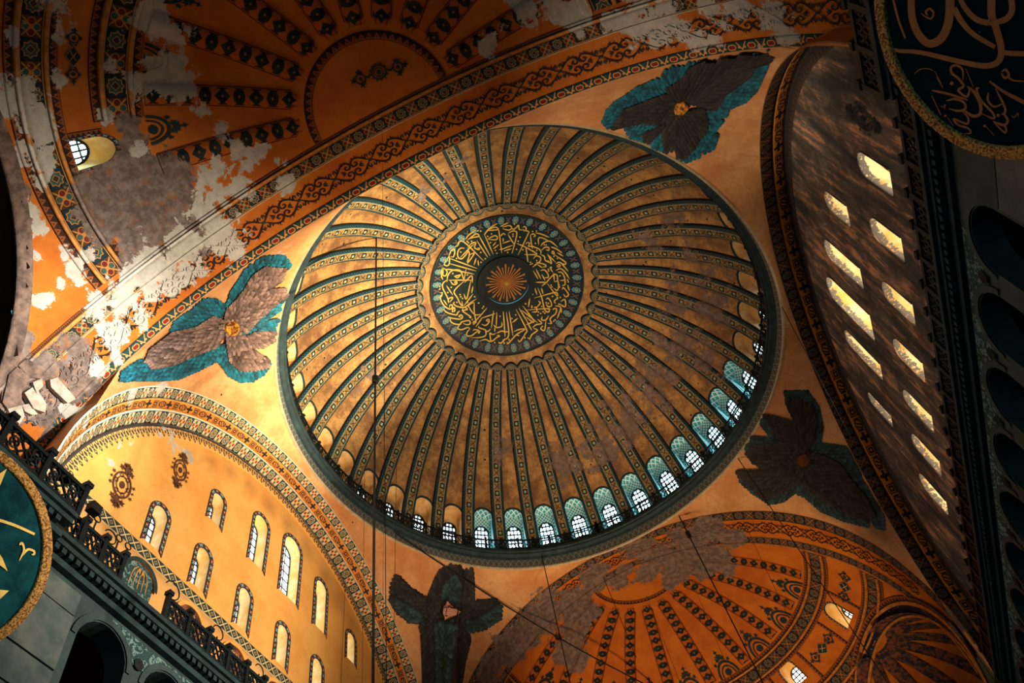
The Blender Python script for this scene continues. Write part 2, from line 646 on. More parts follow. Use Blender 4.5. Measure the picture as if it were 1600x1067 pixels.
TAN, BLK = rgb(196, 132, 62), rgb(16, 22, 26)
M['rib'] = m_dome_rib()
M['diamond'] = m_diamond('diamond_band', rgb(18, 46, 54), TAN, rgb(84, 50, 28), rgb(52, 88, 82), rgb(110, 30, 22), rgb(20, 26, 28), rgb(226, 176, 110))
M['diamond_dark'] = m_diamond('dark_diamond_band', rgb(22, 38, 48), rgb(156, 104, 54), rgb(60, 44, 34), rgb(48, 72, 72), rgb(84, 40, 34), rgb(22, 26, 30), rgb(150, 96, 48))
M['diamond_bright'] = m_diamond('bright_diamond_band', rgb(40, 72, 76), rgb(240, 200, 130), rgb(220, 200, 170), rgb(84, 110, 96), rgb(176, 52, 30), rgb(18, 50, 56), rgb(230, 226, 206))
M['tri'] = m_tri('triangle_band', rgb(52, 28, 20), rgb(150, 80, 34), rgb(48, 26, 20))
M['heart'] = m_heart('heart_band', rgb(34, 62, 62), rgb(132, 34, 24), rgb(226, 160, 86))
M['semi_rib'] = m_semi_rib('semi_dome_rib', rgb(188, 96, 28), rgb(20, 32, 34), rgb(56, 26, 14))
M['lattice'] = m_lattice('lattice_band', rgb(38, 54, 56), rgb(222, 190, 130), rgb(150, 130, 90))
M['fascia'] = m_lattice('cornice_lattice', rgb(70, 92, 94), rgb(136, 132, 116), rgb(112, 66, 54))
M['flower'] = m_flower('flower_border', rgb(24, 42, 54), (rgb(150, 56, 36), rgb(120, 150, 150)), rgb(222, 190, 140)) if False else m_flower('flower_border', rgb(24, 42, 54), (rgb(150, 56, 36), rgb(120, 150, 150), rgb(222, 190, 140)))
M['lace'] = m_lace('lace_border', rgb(70, 62, 62), rgb(236, 176, 92))
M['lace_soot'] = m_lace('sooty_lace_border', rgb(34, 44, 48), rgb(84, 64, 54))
M['motif'] = m_motif('cartouche_band', rgb(226, 140, 54), rgb(40, 38, 40))
M['paint_dark'] = plain('dark_painted_ornament', rgb(44, 22, 16), 0.3, 3, wear=True)
M['paint_teal'] = plain('teal_painted_ornament', rgb(34, 58, 62), 0.3, 3, wear=True)
M['paint_red'] = plain('red_painted_ornament', rgb(118, 40, 26), 0.3, 3, wear=True)
M['paint_brown'] = plain('brown_painted_ornament', rgb(104, 62, 44), 0.3, 3)
M['paint_cream'] = plain('cream_painted_ornament', rgb(206, 158, 96), 0.3, 3)
M['mould'] = plain('gilded_moulding', rgb(222, 144, 66), 0.3, 3, 0.55, 0.2, wear=True)
M['pale_line'] = plain('pale_moulding', rgb(214, 196, 160), 0.2, 3, wear=True)
M['cornice'] = plain('dark_cornice_stone', rgb(42, 66, 72), 0.35, 2.0, 0.7)
M['stone'] = plain('grey_marble', rgb(104, 112, 110), 0.35, 0.8, 0.6, col2=rgb(58, 78, 82))
M['stone_dark'] = plain('dark_grey_marble', rgb(58, 80, 84), 0.3, 0.8, 0.6)
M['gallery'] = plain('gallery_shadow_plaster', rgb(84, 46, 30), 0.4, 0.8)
M['iron'] = plain('dark_iron', rgb(20, 34, 40), 0.3, 3, 0.5, 0.3)
M['cable'] = plain('cable_black', rgb(14, 16, 18), 0.2, 3, 0.6)
M['bare'] = plain('bare_masonry', rgb(150, 124, 112), 0.35, 2.2, 0.95, bump=0.5, col2=rgb(86, 70, 66))
M['rubble'] = plain('broken_plaster', rgb(206, 190, 178), 0.3, 3.0, 0.95, bump=0.5)
M['grout'] = plain('shadow_joint', rgb(26, 26, 26), 0.2)
M['floor'] = plain('floor_marble', rgb(92, 88, 80), 0.3, 0.7, 0.35)
M['gold'] = plain('gold_leaf', rgb(226, 178, 88), 0.2, 4, 0.45, 0.3)
M['gold_bright'] = plain('bright_gold_letters', rgb(244, 206, 104), 0.15, 4, 0.5, 0.15)
M['letter'] = plain('bronze_letters', rgb(158, 100, 52), 0.2, 3, 0.5, 0.1)
b = MB('frieze_carving')
n1 = b.noise(1.6, 4, 0.6)
v1 = b.voro(2.1, out='Distance')
sw = ((n1 * 38.0).sin())
c = b.mix(sw.ss(0.1, 0.8), rgb(46, 76, 80), rgb(118, 148, 148))
M['frieze'] = b.out(c, 0.8, bump=sw, strength=0.6)
b = MB('medallion_field')
c = b.mix(b.noise(1.5).ss(0.35, 0.7), rgb(14, 34, 38), rgb(22, 52, 54))
M['field'] = b.out(c, 0.6)
b = MB('roundel_field')
c = b.mix(b.noise(0.9, 7, 0.7).ss(0.3, 0.75), rgb(5, 46, 56), rgb(22, 96, 106))
M['roundel'] = b.out(c, 0.85, spec=0.1)
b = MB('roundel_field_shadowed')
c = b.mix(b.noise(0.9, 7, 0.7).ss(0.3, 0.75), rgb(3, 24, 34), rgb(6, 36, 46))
M['roundel_s'] = b.out(c, 0.9, spec=0.05)  # darker copy of the roundel field with shade put into its colour
b = MB('roundel_frame')
nn = b.noise(16, 4, 0.7)
c = b.mix(nn.ss(0.42, 0.56), rgb(112, 62, 26), rgb(232, 176, 96))
M['frame'] = b.out(c, 0.45, 0.3, bump=nn, strength=0.7)
b = MB('starry_band')
c = b.mix(b.voro(2.6).lt(0.16), rgb(18, 26, 38), rgb(96, 110, 120))
M['starry'] = b.out(c, 0.7)
b = MB('conch_band')
u, v = b.uv()
n = b.noise(2.6, 6, 0.75)
c = b.mix(n.ss(0.44, 0.56), rgb(34, 42, 52), rgb(132, 76, 50))
M['conch_band'] = b.out(c, 0.8)
b = MB('window_reveal_cream')
c = b.mix(b.noise(1.2, 6).ss(0.35, 0.7), rgb(214, 170, 110), rgb(244, 214, 164))  # warm light on the other dome reveals, put into the cream
M['reveal_cream'] = b.out(c, 0.7)
b = MB('window_reveal_yellow')
c = b.mix(b.noise(1.2, 6).ss(0.35, 0.7), rgb(238, 182, 92), rgb(246, 220, 160))
M['reveal_yellow'] = b.out(c, 0.7)
b = MB('window_reveal_painted')
u, v = b.uv()
n = b.noise(4.5, 6, 0.75)
c = b.mix(b.noise(0.8, 5).ss(0.35, 0.7), rgb(238, 176, 84), rgb(248, 226, 172))
c = b.mix(((v - 0.30) + (n - 0.5) * 0.9).lt(0.0) * n.lt(0.56), c, rgb(120, 112, 100))
M['reveal_painted'] = b.out(c, 0.7)
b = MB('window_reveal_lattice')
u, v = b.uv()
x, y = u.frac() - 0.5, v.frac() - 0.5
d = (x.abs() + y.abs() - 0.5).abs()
c = b.mix(d.lt(0.13), rgb(56, 172, 184), rgb(226, 246, 242))  # teal ground of the lattice carries blue skylight as colour
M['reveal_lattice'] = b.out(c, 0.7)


def m_emit(name, col, s):
    b = MB(name)
    n = b.nt.nodes.new('ShaderNodeEmission')
    o = b.nt.nodes.new('ShaderNodeOutputMaterial')
    n.inputs[0].default_value, n.inputs[1].default_value = col, s
    b.nt.links.new(n.outputs[0], o.inputs[0])
    return b.mat


M['pane_cool'] = m_emit('daylight_glass_cool', (0.60, 0.94, 1.0, 1), 15.0)
M['pane_white'] = m_emit('daylight_glass', (0.88, 0.98, 1.0, 1), 5.0)
M['pane_warm'] = m_emit('daylight_glass_warm', (1.0, 0.94, 0.80, 1), 7.0)
M['pane_dim'] = m_emit('daylight_glass_dim', (0.84, 0.97, 1.0, 1), 4.0)
b = MB('feather_mosaic')
at = b.nt.nodes.new('ShaderNodeAttribute')
at.attribute_name = 'col'
n = b.noise(7, 4, 0.7)
c = b.mix(n.ss(0.3, 0.8) * 0.55, S(b.nt, at.outputs['Color']), rgb(24, 26, 28))
M['feather'] = b.out(c, 0.7)
b = MB('tile_ring')
u, v, x, y, par = cellxy(b)
ax, ay = x.abs(), y.abs()
st = ax.max(ay).min((ax + ay) * 0.7071)
rr = (ax.m('POWER', 2.0) + ay.m('POWER', 2.0)).sqrt()
ev = b.layers(rgb(14, 34, 48), (st.lt(0.33), rgb(112, 170, 182)), (st.lt(0.24), rgb(60, 110, 120)), (rr.lt(0.16), rgb(200, 200, 170)), (rr.lt(0.10), rgb(120, 84, 50)))
od = b.layers(rgb(14, 34, 48), ((ax - ay).abs().lt(0.09) * rr.lt(0.42), rgb(116, 82, 70)), (rr.lt(0.12), rgb(70, 96, 96)))
c = b.layers(b.mix(par, od, ev), (ay.gt(0.47), rgb(10, 24, 32)))
M['tile_ring'] = b.out(c, 0.5)

# ------------------------------------------------------------------ the shape of the building
ARCH = {
    'W': ((0.134, 20.62), [19.518, 0.082, -0.347, 0.131, -0.498], [0.018, -0.097, -0.01]),
    'E': ((0.175, 26.687), [16.634, -0.07, 0.014, 0.013, -0.301], [-0.033, 0.034, 0.049]),
    'N': ((-0.807, 25.918), [15.989, -0.076, -0.053, 0.023], [-0.067, 0.158]),
    'S': ((0.0, 25.232), [17.271, -0.058, -0.151, -0.16], [0.006, 0.065]),
}
INNER = {'W': (-19.2, (0.13, 20.6), 19.6), 'E': (19.5, (0.18, 26.7), 16.3), 'N': (17.25, (-0.807, 25.92), 14.95), 'S': (-17.59, (0.0, 25.23), 17.6)}
FACE = {'W': -16.2, 'E': 16.574, 'N': 15.631, 'S': -16.05}


def arch_r(k, th):
    c, co, si = ARCH[k]
    return sum(a * math.cos(i * th) for i, a in enumerate(co)) + sum(a * math.sin((i + 2) * th) for i, a in enumerate(si))


def soffit(k, deg, s, h=0.0):
    th = math.radians(deg)
    (c0, z0), r = ARCH[k][0], arch_r(k, th)
    p1, (c1, z1), r1 = INNER[k]
    A = (FACE[k], c0 + (r - h) * math.cos(th), z0 + (r - h) * math.sin(th))
    B = (p1, c1 + (r1 - h) * math.cos(th), z1 + (r1 - h) * math.sin(th))
    q = [a + (bb - a) * s for a, bb in zip(A, B)]
    return (q[0], q[1], q[2]) if k in 'WE' else (q[1], q[0], q[2])


def arch_at(k, t):
    """height of the arch edge at the place t along its plane"""
    c, z0 = ARCH[k][0]
    lo, hi = (0.0, PI)
    for _ in range(40):
        m = (lo + hi) / 2
        if c + arch_r(k, m) * math.cos(m) > t:
            lo = m
        else:
            hi = m
    return z0 + arch_r(k, lo) * math.sin(lo)


RIM = ([15.667, -0.013, 0.298, -0.064, -0.006], [-0.062, -0.099, 0.082, 0.092])


def rim_r(ph):
    return sum(a * math.cos(i * ph) for i, a in enumerate(RIM[0])) + sum(a * math.sin((i + 1) * ph) for i, a in enumerate(RIM[1]))


ZR = 42.2


def pendent(deg, s):
    ph = math.radians(deg)
    cx, cy = math.cos(ph), math.sin(ph)
    r0 = rim_r(ph)
    a = (FACE['E'] if cx > 0 else -FACE['W']) / max(abs(cx), 1e-6)
    bb = (FACE['N'] if cy > 0 else -FACE['S']) / max(abs(cy), 1e-6)
    if a < bb:
        r1, z1 = a, arch_at('E' if cx > 0 else 'W', a * cy)
    else:
        r1, z1 = bb, arch_at('N' if cy > 0 else 'S', bb * cx)
    z1 = min(z1, ZR + 0.6)
    rr = r0 + (r1 - r0) * s
    Rp = max(23.0, r1 + 0.2)
    g = lambda x: math.sqrt(Rp * Rp - x * x)
    wgt = (g(r0) - g(rr)) / (g(r0) - g(r1)) if abs(r1 - r0) > 0.05 else s
    return (rr * cx, rr * cy, ZR + (z1 - ZR) * wgt)


DC, DR = (0.0, 0.0, 40.3), 16.4
WIN0 = 1.0


def dome(az, el, h=0.0):
    a, e = math.radians(az), math.radians(el)
    t = ((az - WIN0 + 4.5) % 9.0) / 9.0
    bulge = 0.22 * math.sin(PI * t) ** 2 * max(0.0, min(1.0, (66 - el) / 20))
    r = DR + bulge - h
    return (r * math.cos(e) * math.cos(a), r * math.cos(e) * math.sin(a), DC[2] + r * math.sin(e))


WC, WR = (-19.2, 0.13, 20.6), 19.6
EC, ER = (19.5, 0.18, 26.7), 16.3


def sphere_fn(c, r):
    def f(az, el, h=0.0):
        a, e = math.radians(az), math.radians(el)
        q = r - h
        return (c[0] + q * math.cos(e) * math.cos(a), c[1] + q * math.cos(e) * math.sin(a), c[2] + q * math.sin(e))
    return f


wsemi, esemi = sphere_fn(WC, WR), sphere_fn(EC, ER)


def raw(key, fn, us, vs):
    bvh_add(key, [fn(u, v) for u in us for v in vs], gridfaces(len(us), len(vs)))


raw('Wsoff', lambda u, v: soffit('W', u, v), lin(0, 180, 181), lin(0, 1, 7))
raw('Esoff', lambda u, v: soffit('E', u, v), lin(0, 180, 181), lin(0, 1, 7))
raw('Wsemi', wsemi, lin(90, 270, 91), lin(5, 90, 44))
raw('Esemi', esemi, lin(-90, 90, 91), lin(-5, 90, 48))
raw('pend', pendent, lin(0, 360, 361), lin(0, 1, 13))
raw('dome', dome, lin(0, 360, 361), lin(11, 89.9, 60))
bvh_add('N', [(-18, 17.25, 20), (18, 17.25, 20), (18, 17.25, 45), (-18, 17.25, 45)], [(0, 1, 2, 3)])
bvh_add('S', [(-18, -17.59, 20), (18, -17.59, 20), (18, -17.59, 45), (-18, -17.59, 45)], [(0, 1, 2, 3)])
raw('Nsoff', lambda u, v: soffit('N', u, v), lin(-5, 185, 121), lin(0, 1, 4))
raw('Ssoff', lambda u, v: soffit('S', u, v), lin(-5, 185, 121), lin(0, 1, 4))


def nearest_cast(keys, px, py):
    best = None
    for k in keys:
        p = cast(k, px, py)
        if p is not None and (best is None or np.linalg.norm(p - CAM_O) < np.linalg.norm(best - CAM_O)):
            best = p
    return best


def wear_shade_px(keys, lst, kind, s=1.0):
    for px, py, r in lst:
        p = nearest_cast(keys, px, py)
        if p is not None:
            WEAR_SHADE.append((p, r * np.linalg.norm(p - CAM_O) / FPX, s, kind))


WK = ('Wsoff', 'Wsemi')
wear_shade_px(WK, [(30, 140, 36), (60, 190, 28), (40, 240, 26), (255, 60, 34), (228, 18, 32), (255, 112, 34), (268, 135, 30), (285, 95, 12), (297, 145, 13), (315, 175, 13), (342, 203, 14), (370, 235, 20), (385, 258, 16),
             (345, 265, 26), (328, 285, 22), (350, 310, 26), (330, 345, 30), (335, 300, 26), (290, 385, 40), (235, 430, 44), (190, 465, 44), (345, 372, 40), (300, 420, 34), (175, 515, 30), (150, 480, 24), (365, 400, 20), (260, 440, 34),
             (55, 290, 14), (60, 255, 18), (70, 250, 14), (88, 60, 16), (90, 120, 16), (95, 20, 18), (170, 95, 12), (165, 75, 8), (215, 130, 14), (215, 235, 12), (210, 160, 10), (80, 10, 20), (100, 5, 16), (405, 240, 22), (430, 250, 16), (445, 285, 18), (375, 290, 22),
             (820, 8, 36), (870, 12, 30), (905, 18, 30), (960, 25, 30), (1000, 40, 34), (1035, 40, 34), (1075, 55, 28), (1110, 12, 26), (1210, 25, 34), (1225, 50, 28), (1190, 75, 10), (760, 70, 18), (1020, 65, 18), (990, 12, 30), (1050, 12, 30), (1150, 10, 24), (1120, 60, 14),
             (110, 640, 16), (130, 680, 26), (90, 690, 18), (235, 640, 10), (150, 575, 18), (185, 560, 14), (65, 470, 14), (95, 445, 8), (120, 420, 18), (140, 400, 18), (100, 395, 10), (135, 215, 10), (168, 180, 14), (20, 50, 16), (1130, 35, 20), (60, 350, 14), (45, 400, 14), (43, 330, 16)], 0, 0.95)
wear_shade_px(WK, [(165, 300, 46), (220, 320, 46), (245, 370, 46), (295, 370, 40), (190, 285, 44), (260, 285, 44), (225, 390, 36), (280, 330, 44), (200, 195, 18), (212, 225, 26), (215, 250, 30), (165, 330, 40), (300, 340, 36), (210, 415, 24), (250, 260, 26), (320, 375, 24),
             (45, 590, 40), (20, 620, 46), (95, 610, 40), (70, 640, 34), (125, 550, 26), (100, 535, 18), (15, 330, 26), (20, 380, 24), (28, 300, 22), (35, 350, 20), (45, 430, 12), (130, 600, 26), (30, 540, 24), (10, 470, 20), (145, 640, 14)], 1, 1.0)
EK = ('Esoff', 'Esemi')
wear_shade_px(EK, [(800, 1005, 40), (850, 960, 44), (890, 945, 40), (830, 985, 36), (900, 985, 34), (885, 1015, 26), (870, 905, 26), (1000, 858, 30), (1030, 870, 30), (1060, 840, 26), (1110, 828, 30), (1140, 840, 26), (1080, 862, 30), (1120, 868, 32), (1060, 890, 30), (1100, 880, 30), (1130, 880, 22), (1140, 890, 14),
             (1010, 895, 26), (965, 905, 20), (925, 900, 22), (940, 890, 18), (770, 1040, 30), (1480, 940, 26), (1495, 970, 22), (1460, 925, 16), (1490, 955, 24), (905, 1030, 20), (935, 915, 16), (920, 960, 20), (985, 868, 14), (980, 890, 18), (890, 890, 18), (850, 915, 24), (1090, 835, 26), (1045, 905, 18), (760, 1060, 24)], 1, 1.0)
wear_shade_px(('N',), [(205, 695, 16), (270, 690, 22), (250, 680, 18), (185, 725, 16), (290, 705, 14), (190, 700, 14)], 0, 0.72)
wear_shade_px(('N',), [(330, 722, 14), (360, 738, 14), (390, 760, 14), (420, 790, 16), (450, 820, 16), (480, 860, 16), (510, 900, 18), (530, 935, 20), (300, 715, 12), (550, 970, 20)], 2, 0.42)  # diagonal shadow streak on the north wall, put into its colour
wear_shade_px(('Nsoff',), [(165, 622, 22), (205, 613, 16), (235, 610, 14), (160, 640, 14), (135, 660, 12), (250, 605, 12), (200, 632, 10)], 0, 0.75)
wear_shade_px(('pend',), [(430, 395, 40), (470, 350, 40), (400, 440, 26), (300, 480, 20), (220, 585, 24), (160, 605, 24), (490, 330, 30)], 0, 0.52)
wear_shade_px(('pend',), [(1385, 790, 40), (1410, 800, 30), (1370, 830, 40), (1430, 840, 40), (1340, 800, 26), (1460, 880, 40), (1300, 790, 20)], 2, 0.85)  # darker blobs on the south-east pendentive
wear_shade_px(('dome',), [(1110, 480, 60), (1100, 560, 60), (1120, 420, 40), (565, 595, 26), (590, 575, 20), (720, 250, 26), (690, 280, 24), (660, 300, 20), (1010, 370, 30), (1060, 340, 40), (1080, 400, 30), (985, 660, 60), (1020, 600, 60), (940, 700, 50), (880, 720, 50), (780, 700, 26), (1050, 540, 50), (1060, 470, 50), (935, 550, 30)], 1, 0.62)

# ------------------------------------------------------------------ panels with openings


class Op:
    def __init__(s, u, hw, sill, spring, rise):
        s.u, s.hw, s.sill, s.spring, s.rise = u, hw, sill, spring, rise

    def top(s, u):
        q = max(0.0, 1 - ((u - s.u) / s.hw) ** 2)
        return s.spring + s.rise * math.sqrt(q)

    def outline(s, g=0.0, n=10, gs=None):
        gs = g if gs is None else gs
        L = [(s.u - s.hw - g, s.sill - gs)]
        for k in range(n + 1):
            a = PI - PI * k / n
            L.append((s.u + (s.hw + g) * math.cos(a), s.spring + (s.rise + g) * math.sin(a)))
        L.append((s.u + s.hw + g, s.sill - gs))
        return L


def panel(name, fn, us, vlo, vhi, ops, dv, mat, parent=None, wear=True, skip=None, smooth=False):
    us = list(us)
    for o in ops:
        us += [o.u + o.hw * math.cos(PI * k / 10) for k in range(11)]
    us = sorted(us)
    us = [u for i, u in enumerate(us) if i == 0 or u - us[i - 1] > 1e-5]
    V, F, UV, memo = [], [], [], {}

    def vid(u, v):
        k = (round(u, 5), round(v, 4))
        if k not in memo:
            memo[k] = len(V)
            V.append(fn(u, v))
            UV.append((u, v))
        return memo[k]
    for u0, u1 in zip(us[:-1], us[1:]):
        um = (u0 + u1) / 2
        act = sorted((o for o in ops if abs(um - o.u) < o.hw), key=lambda o: o.sill)
        c0, c1 = vlo(u0), vlo(u1)
        segs = []
        for o in act:
            segs.append((c0, o.sill, c1, o.sill))
            c0, c1 = o.top(u0), o.top(u1)
        segs.append((c0, vhi(u0), c1, vhi(u1)))
        for a0, b0, a1, b1 in segs:
            if max(b0 - a0, b1 - a1) < 1e-3:
                continue
            n = max(1, int(math.ceil(max(b0 - a0, b1 - a1) / dv)))
            for k in range(n):
                q = [(u0, a0 + (b0 - a0) * k / n), (u1, a1 + (b1 - a1) * k / n), (u1, a1 + (b1 - a1) * (k + 1) / n), (u0, a0 + (b0 - a0) * (k + 1) / n)]
                if skip and skip((u0 + u1) / 2, (q[0][1] + q[2][1] + q[1][1] + q[3][1]) / 4):
                    continue
                ids = [vid(*x) for x in q]
                f = []
                for i in ids:
                    if i not in f:
                        f.append(i)
                if len(f) > 2:
                    F.append(tuple(f))
    return mesh(name, V, F, mat, parent, UV, wear, smooth)


def make_window(fn, o, depth, parent, rev, pane, munt, border=None, bmat=None, nx=2, ny=5, inner=None, uvs=(1, 1), name='window', hb=0.04, bar=0.05, gs=None):
    """fn(u, v, depth outward).  part: window (the reveal) > pane, muntin_grid, window_border"""
    L = o.outline()
    n = len(L)
    ds = [0, depth * 0.5, depth]
    V = [fn(u, v, d) for d in ds for u, v in L + [L[0]]]
    UV = [(k * uvs[0], d / depth * uvs[1]) for d in ds for k in range(n + 1)]
    F = [(j * (n + 1) + i, j * (n + 1) + i + 1, (j + 1) * (n + 1) + i + 1, (j + 1) * (n + 1) + i) for j in range(2) for i in range(n)]
    win = mesh(name, V, F, rev, parent, UV)
    q = o
    if inner:
        q = Op(o.u, o.hw * inner, o.sill, o.sill + (o.spring - o.sill) * 0.80, o.rise * inner)
        A, B_ = o.outline(), q.outline()
        V = [fn(u, v, depth) for u, v in A + B_]
        mesh('window_screen', V, [(i, i + 1, n + i + 1, n + i) for i in range(n - 1)], rev, win, [(u * 1.0, v * 1.0) for u, v in A + B_])
    P = q.outline()
    d2 = depth + (0.12 if inner else 0.0)
    V = [fn(u, v, d2) for u, v in P]
    mesh('pane', V, [tuple(range(len(V)))], pane, win)
    bag = Bag()
    fb = d2 - 0.05
    for k in range(1, nx):
        u = q.u - q.hw + 2 * q.hw * k / nx
        bag.bar(fn(u, q.sill, fb), fn(u, q.top(u) - 0.01, fb), bar, bar)
    H = q.spring + q.rise - q.sill
    for k in range(1, ny):
        v = q.sill + H * k / ny
        if v < q.spring:
            e = q.hw
        else:
            e = q.hw * math.sqrt(max(0.02, 1 - ((v - q.spring) / q.rise) ** 2))
        bag.bar(fn(q.u - e, v, fb), fn(q.u + e, v, fb), bar, bar)
    for (u0, v0), (u1, v1) in zip(P[:-1], P[1:]):
        bag.bar(fn(u0, v0, fb), fn(u1, v1, fb), bar * 1.5, bar * 1.5)
    bag.build('muntin_grid', munt, win)
    if border:
        A, B_ = o.outline(0.0), o.outline(border, gs=gs)
        rows = [(A, -0.02), (A, hb), (B_, hb), (B_, -0.02)]
        cum = [0]
        for (u0, v0), (u1, v1) in zip(A[:-1], A[1:]):
            p0, p1 = np.array(fn(u0, v0, 0)), np.array(fn(u1, v1, 0))
            cum.append(cum[-1] + np.linalg.norm(p1 - p0))
        wv = np.linalg.norm(np.array(fn(*A[0], 0)) - np.array(fn(*B_[0], 0))) or 0.2
        V = [fn(u, v, -h) for Ln, h in rows for u, v in Ln]
        UV = [(cum[i] / wv, (0, 0, 1, 1)[r]) for r in range(4) for i in range(n)]
        mesh('window_border', V, [(r * n + i, r * n + i + 1, (r + 1) * n + i + 1, (r + 1) * n + i) for r in range(3) for i in range(n - 1)], bmat, win, UV, True)
    return win


# ------------------------------------------------------------------ dome
o_dome = empty('ceiling', 'great ribbed golden dome ringed by forty arched windows', 'dome', kind='structure')
EL0, EL1 = 11.5, 67.0
ops = [Op(WIN0 + 9 * k, 2.75, 14.3, 23.0, 2.9) for k in range(40)]
for k in range(40):
    panel('gold_bay', lambda u, v: dome(u, v), lin(WIN0 + 9 * k - 4.5, WIN0 + 9 * k + 4.5, 11), lambda u: EL0, lambda u: 66.7, [ops[k]], 2.2, M['dome'], o_dome, smooth=True)
grid('gold_crown', lambda u, v: dome(u, v), lin(0, 360, 121), lin(66.7, 77, 6), M['dome'], o_dome)


def dome_polar(r, ph, h=0.0):
    """a point on the crown of the dome, r metres from the axis"""
    q = DR - h
    rr = min(r, q)
    return (rr * math.cos(ph), rr * math.sin(ph), DC[2] + math.sqrt(q * q - rr * rr))


for k in range(40):
    az = WIN0 + 4.5 + 9 * k
    els = lin(EL0, 66.6, 44)
    prof = [(-1.0, -0.02), (-1.0, 0.10), (-0.8, 0.17), (-0.45, 0.2), (0.0, 0.21), (0.45, 0.2), (0.8, 0.17), (1.0, 0.10), (1.0, -0.02)]
    V, UV, L = [], [], 0.0
    for i, el in enumerate(els):
        r = DR * math.cos(math.radians(el))
        hw = math.degrees(min(0.50, 0.36 + (r - 6.6) * 0.032) / r)
        if i:
            L += DR * math.radians(els[1] - els[0])
        for t, h in prof:
            V.append(dome(az + hw * t, el, h))
            UV.append((L / 0.56, 0.5 + 0.5 * t))
    mesh('rib', V, gridfaces(len(els), len(prof)), M['rib'], o_dome, UV, True, True)
    azw = WIN0 + 9 * k
    fr = math.cos(math.radians(azw + 22))       # eastern reveals: lattice with teal skylight put into the paint

    def fw(u, v, d, a0=azw):
        p, ax = np.array(dome(u, v)), math.radians(a0)
        return tuple(p + np.array((math.cos(ax), math.sin(ax), -0.12)) * d)
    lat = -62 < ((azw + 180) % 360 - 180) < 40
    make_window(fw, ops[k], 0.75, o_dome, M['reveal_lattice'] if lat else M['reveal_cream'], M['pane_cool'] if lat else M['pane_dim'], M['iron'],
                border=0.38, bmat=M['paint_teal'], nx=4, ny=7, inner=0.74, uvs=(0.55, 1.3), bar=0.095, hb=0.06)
# scalloped collar round the inner ends of the ribs
V, UV = [], []
NS = 480
for i in range(NS + 1):
    ph = 2 * PI * i / NS
    a = math.degrees(ph)
    t = abs(math.sin(math.radians((a - WIN0) * 20)))
    ri, ro = 6.78 - 0.42 * t ** 0.6, 6.86 - 0.05 * t
    for r, h in ((ri, 0.0), (ri, 0.24), (ro, 0.24), (ro, 0.0)):
        V.append(dome_polar(r, ph, h))
        UV.append((i * 0.5, (r - ri) * 2))
mesh('scalloped_collar', V, gridfaces(NS + 1, 4), M['rib'], o_dome, UV)

# cornice of the dome: painted fascia, dark moulding, walkway
o_cor = empty('dome_cornice', 'projecting ring cornice with a painted lattice fascia under the dome windows', 'cornice', kind='structure')


def ringband(name, prof, mat, parent, cell=0.42, n=240):
    V, UV = [], []
    for i in range(n + 1):
        ph = 2 * PI * i / n
        r0 = rim_r(ph)
        for j, (dr, z) in enumerate(prof):
            V.append(((r0 + dr) * math.cos(ph), (r0 + dr) * math.sin(ph), z))
            UV.append((round(2 * PI * 15.6 / cell) * i / n, j / (len(prof) - 1)))
    return mesh(name, V, gridfaces(n + 1, len(prof)), mat, parent, UV, True)


ringband('fascia', [(0.02, ZR - 0.05), (-0.06, ZR + 0.72)], M['fascia'], o_cor)
ringband('fillet', [(0.14, ZR), (0.12, ZR - 0.12), (0.0, ZR - 0.12), (-0.02, ZR)], M['pale_line'], o_cor)
ringband('moulding', [(-0.04, ZR + 0.70), (-0.10, ZR + 0.72), (-0.16, ZR + 0.9), (-0.34, ZR + 1.05), (-0.36, ZR + 1.18), (-0.46, ZR + 1.22), (-0.46, ZR + 1.42), (0.75, ZR + 1.42)], M['cornice'], o_cor)

# ------------------------------------------------------------------ pendentives
names = {45: ('north-east', 'dusky orange'), 135: ('north-west', 'pale bright'), 225: ('south-west', 'warm tan'), 315: ('south-east', 'darkened brown')}
seen = ['lower middle', 'left', 'upper right', 'lower right']
CORNERS = {}
for i, (mid, (nm, look)) in enumerate(names.items()):
    p = grid('pendentive', pendent, lin(mid - 45, mid + 45, 91), lin(0, 1, 26), M['pend'])
    setp(p, f'{look} {nm} pendentive carrying the dome behind a winged mosaic figure', 'pendentive', kind='structure')
    CORNERS[mid] = p
# corner strips that carry the pendentives down to the gallery
for ke, kn, mid in (('E', 'N', 45), ('W', 'N', 135), ('W', 'S', 225), ('E', 'S', 315)):
    V = []
    for z in lin(23.0, 33.5, 16):
        for k in (ke, kn):
            c, z0 = ARCH[k][0]
            sgn = (1 if kn == 'N' else -1) if k in 'WE' else (1 if ke == 'E' else -1)
            lo, hi = (-0.3, PI / 2) if sgn > 0 else (PI / 2, PI + 0.3)
            for _ in range(40):
                m = (lo + hi) / 2
                up = z0 + arch_r(k, m) * math.sin(m) < z
                if (sgn > 0) == up:
                    lo = m
                else:
                    hi = m
            t = c + arch_r(k, m) * math.cos(m)
            V.append((FACE[k], t, z) if k in 'WE' else (t, FACE[k], z))
    mesh('foot_strip', V, gridfaces(16, 2), M['pend'], CORNERS[mid], wear=True)

# ------------------------------------------------------------------ the two great arches over the nave ends
def soff_fn(k):
    return lambda u, v, h=0.0: soffit(k, u, v, h)


def great_arch(k, label, bands, th0, th1):
    o = grid('great_arch', soff_fn(k), lin(th0, th1, 170), lin(0, 1, 14), M['semi'])
    setp(o, label, 'arch', kind='structure')
    for nm, lo, hi, mat, cell, h in bands:
        band(nm, soff_fn(k), lin(th0, th1, 200), lo, hi, mat, o, h, cell=cell)
    return o


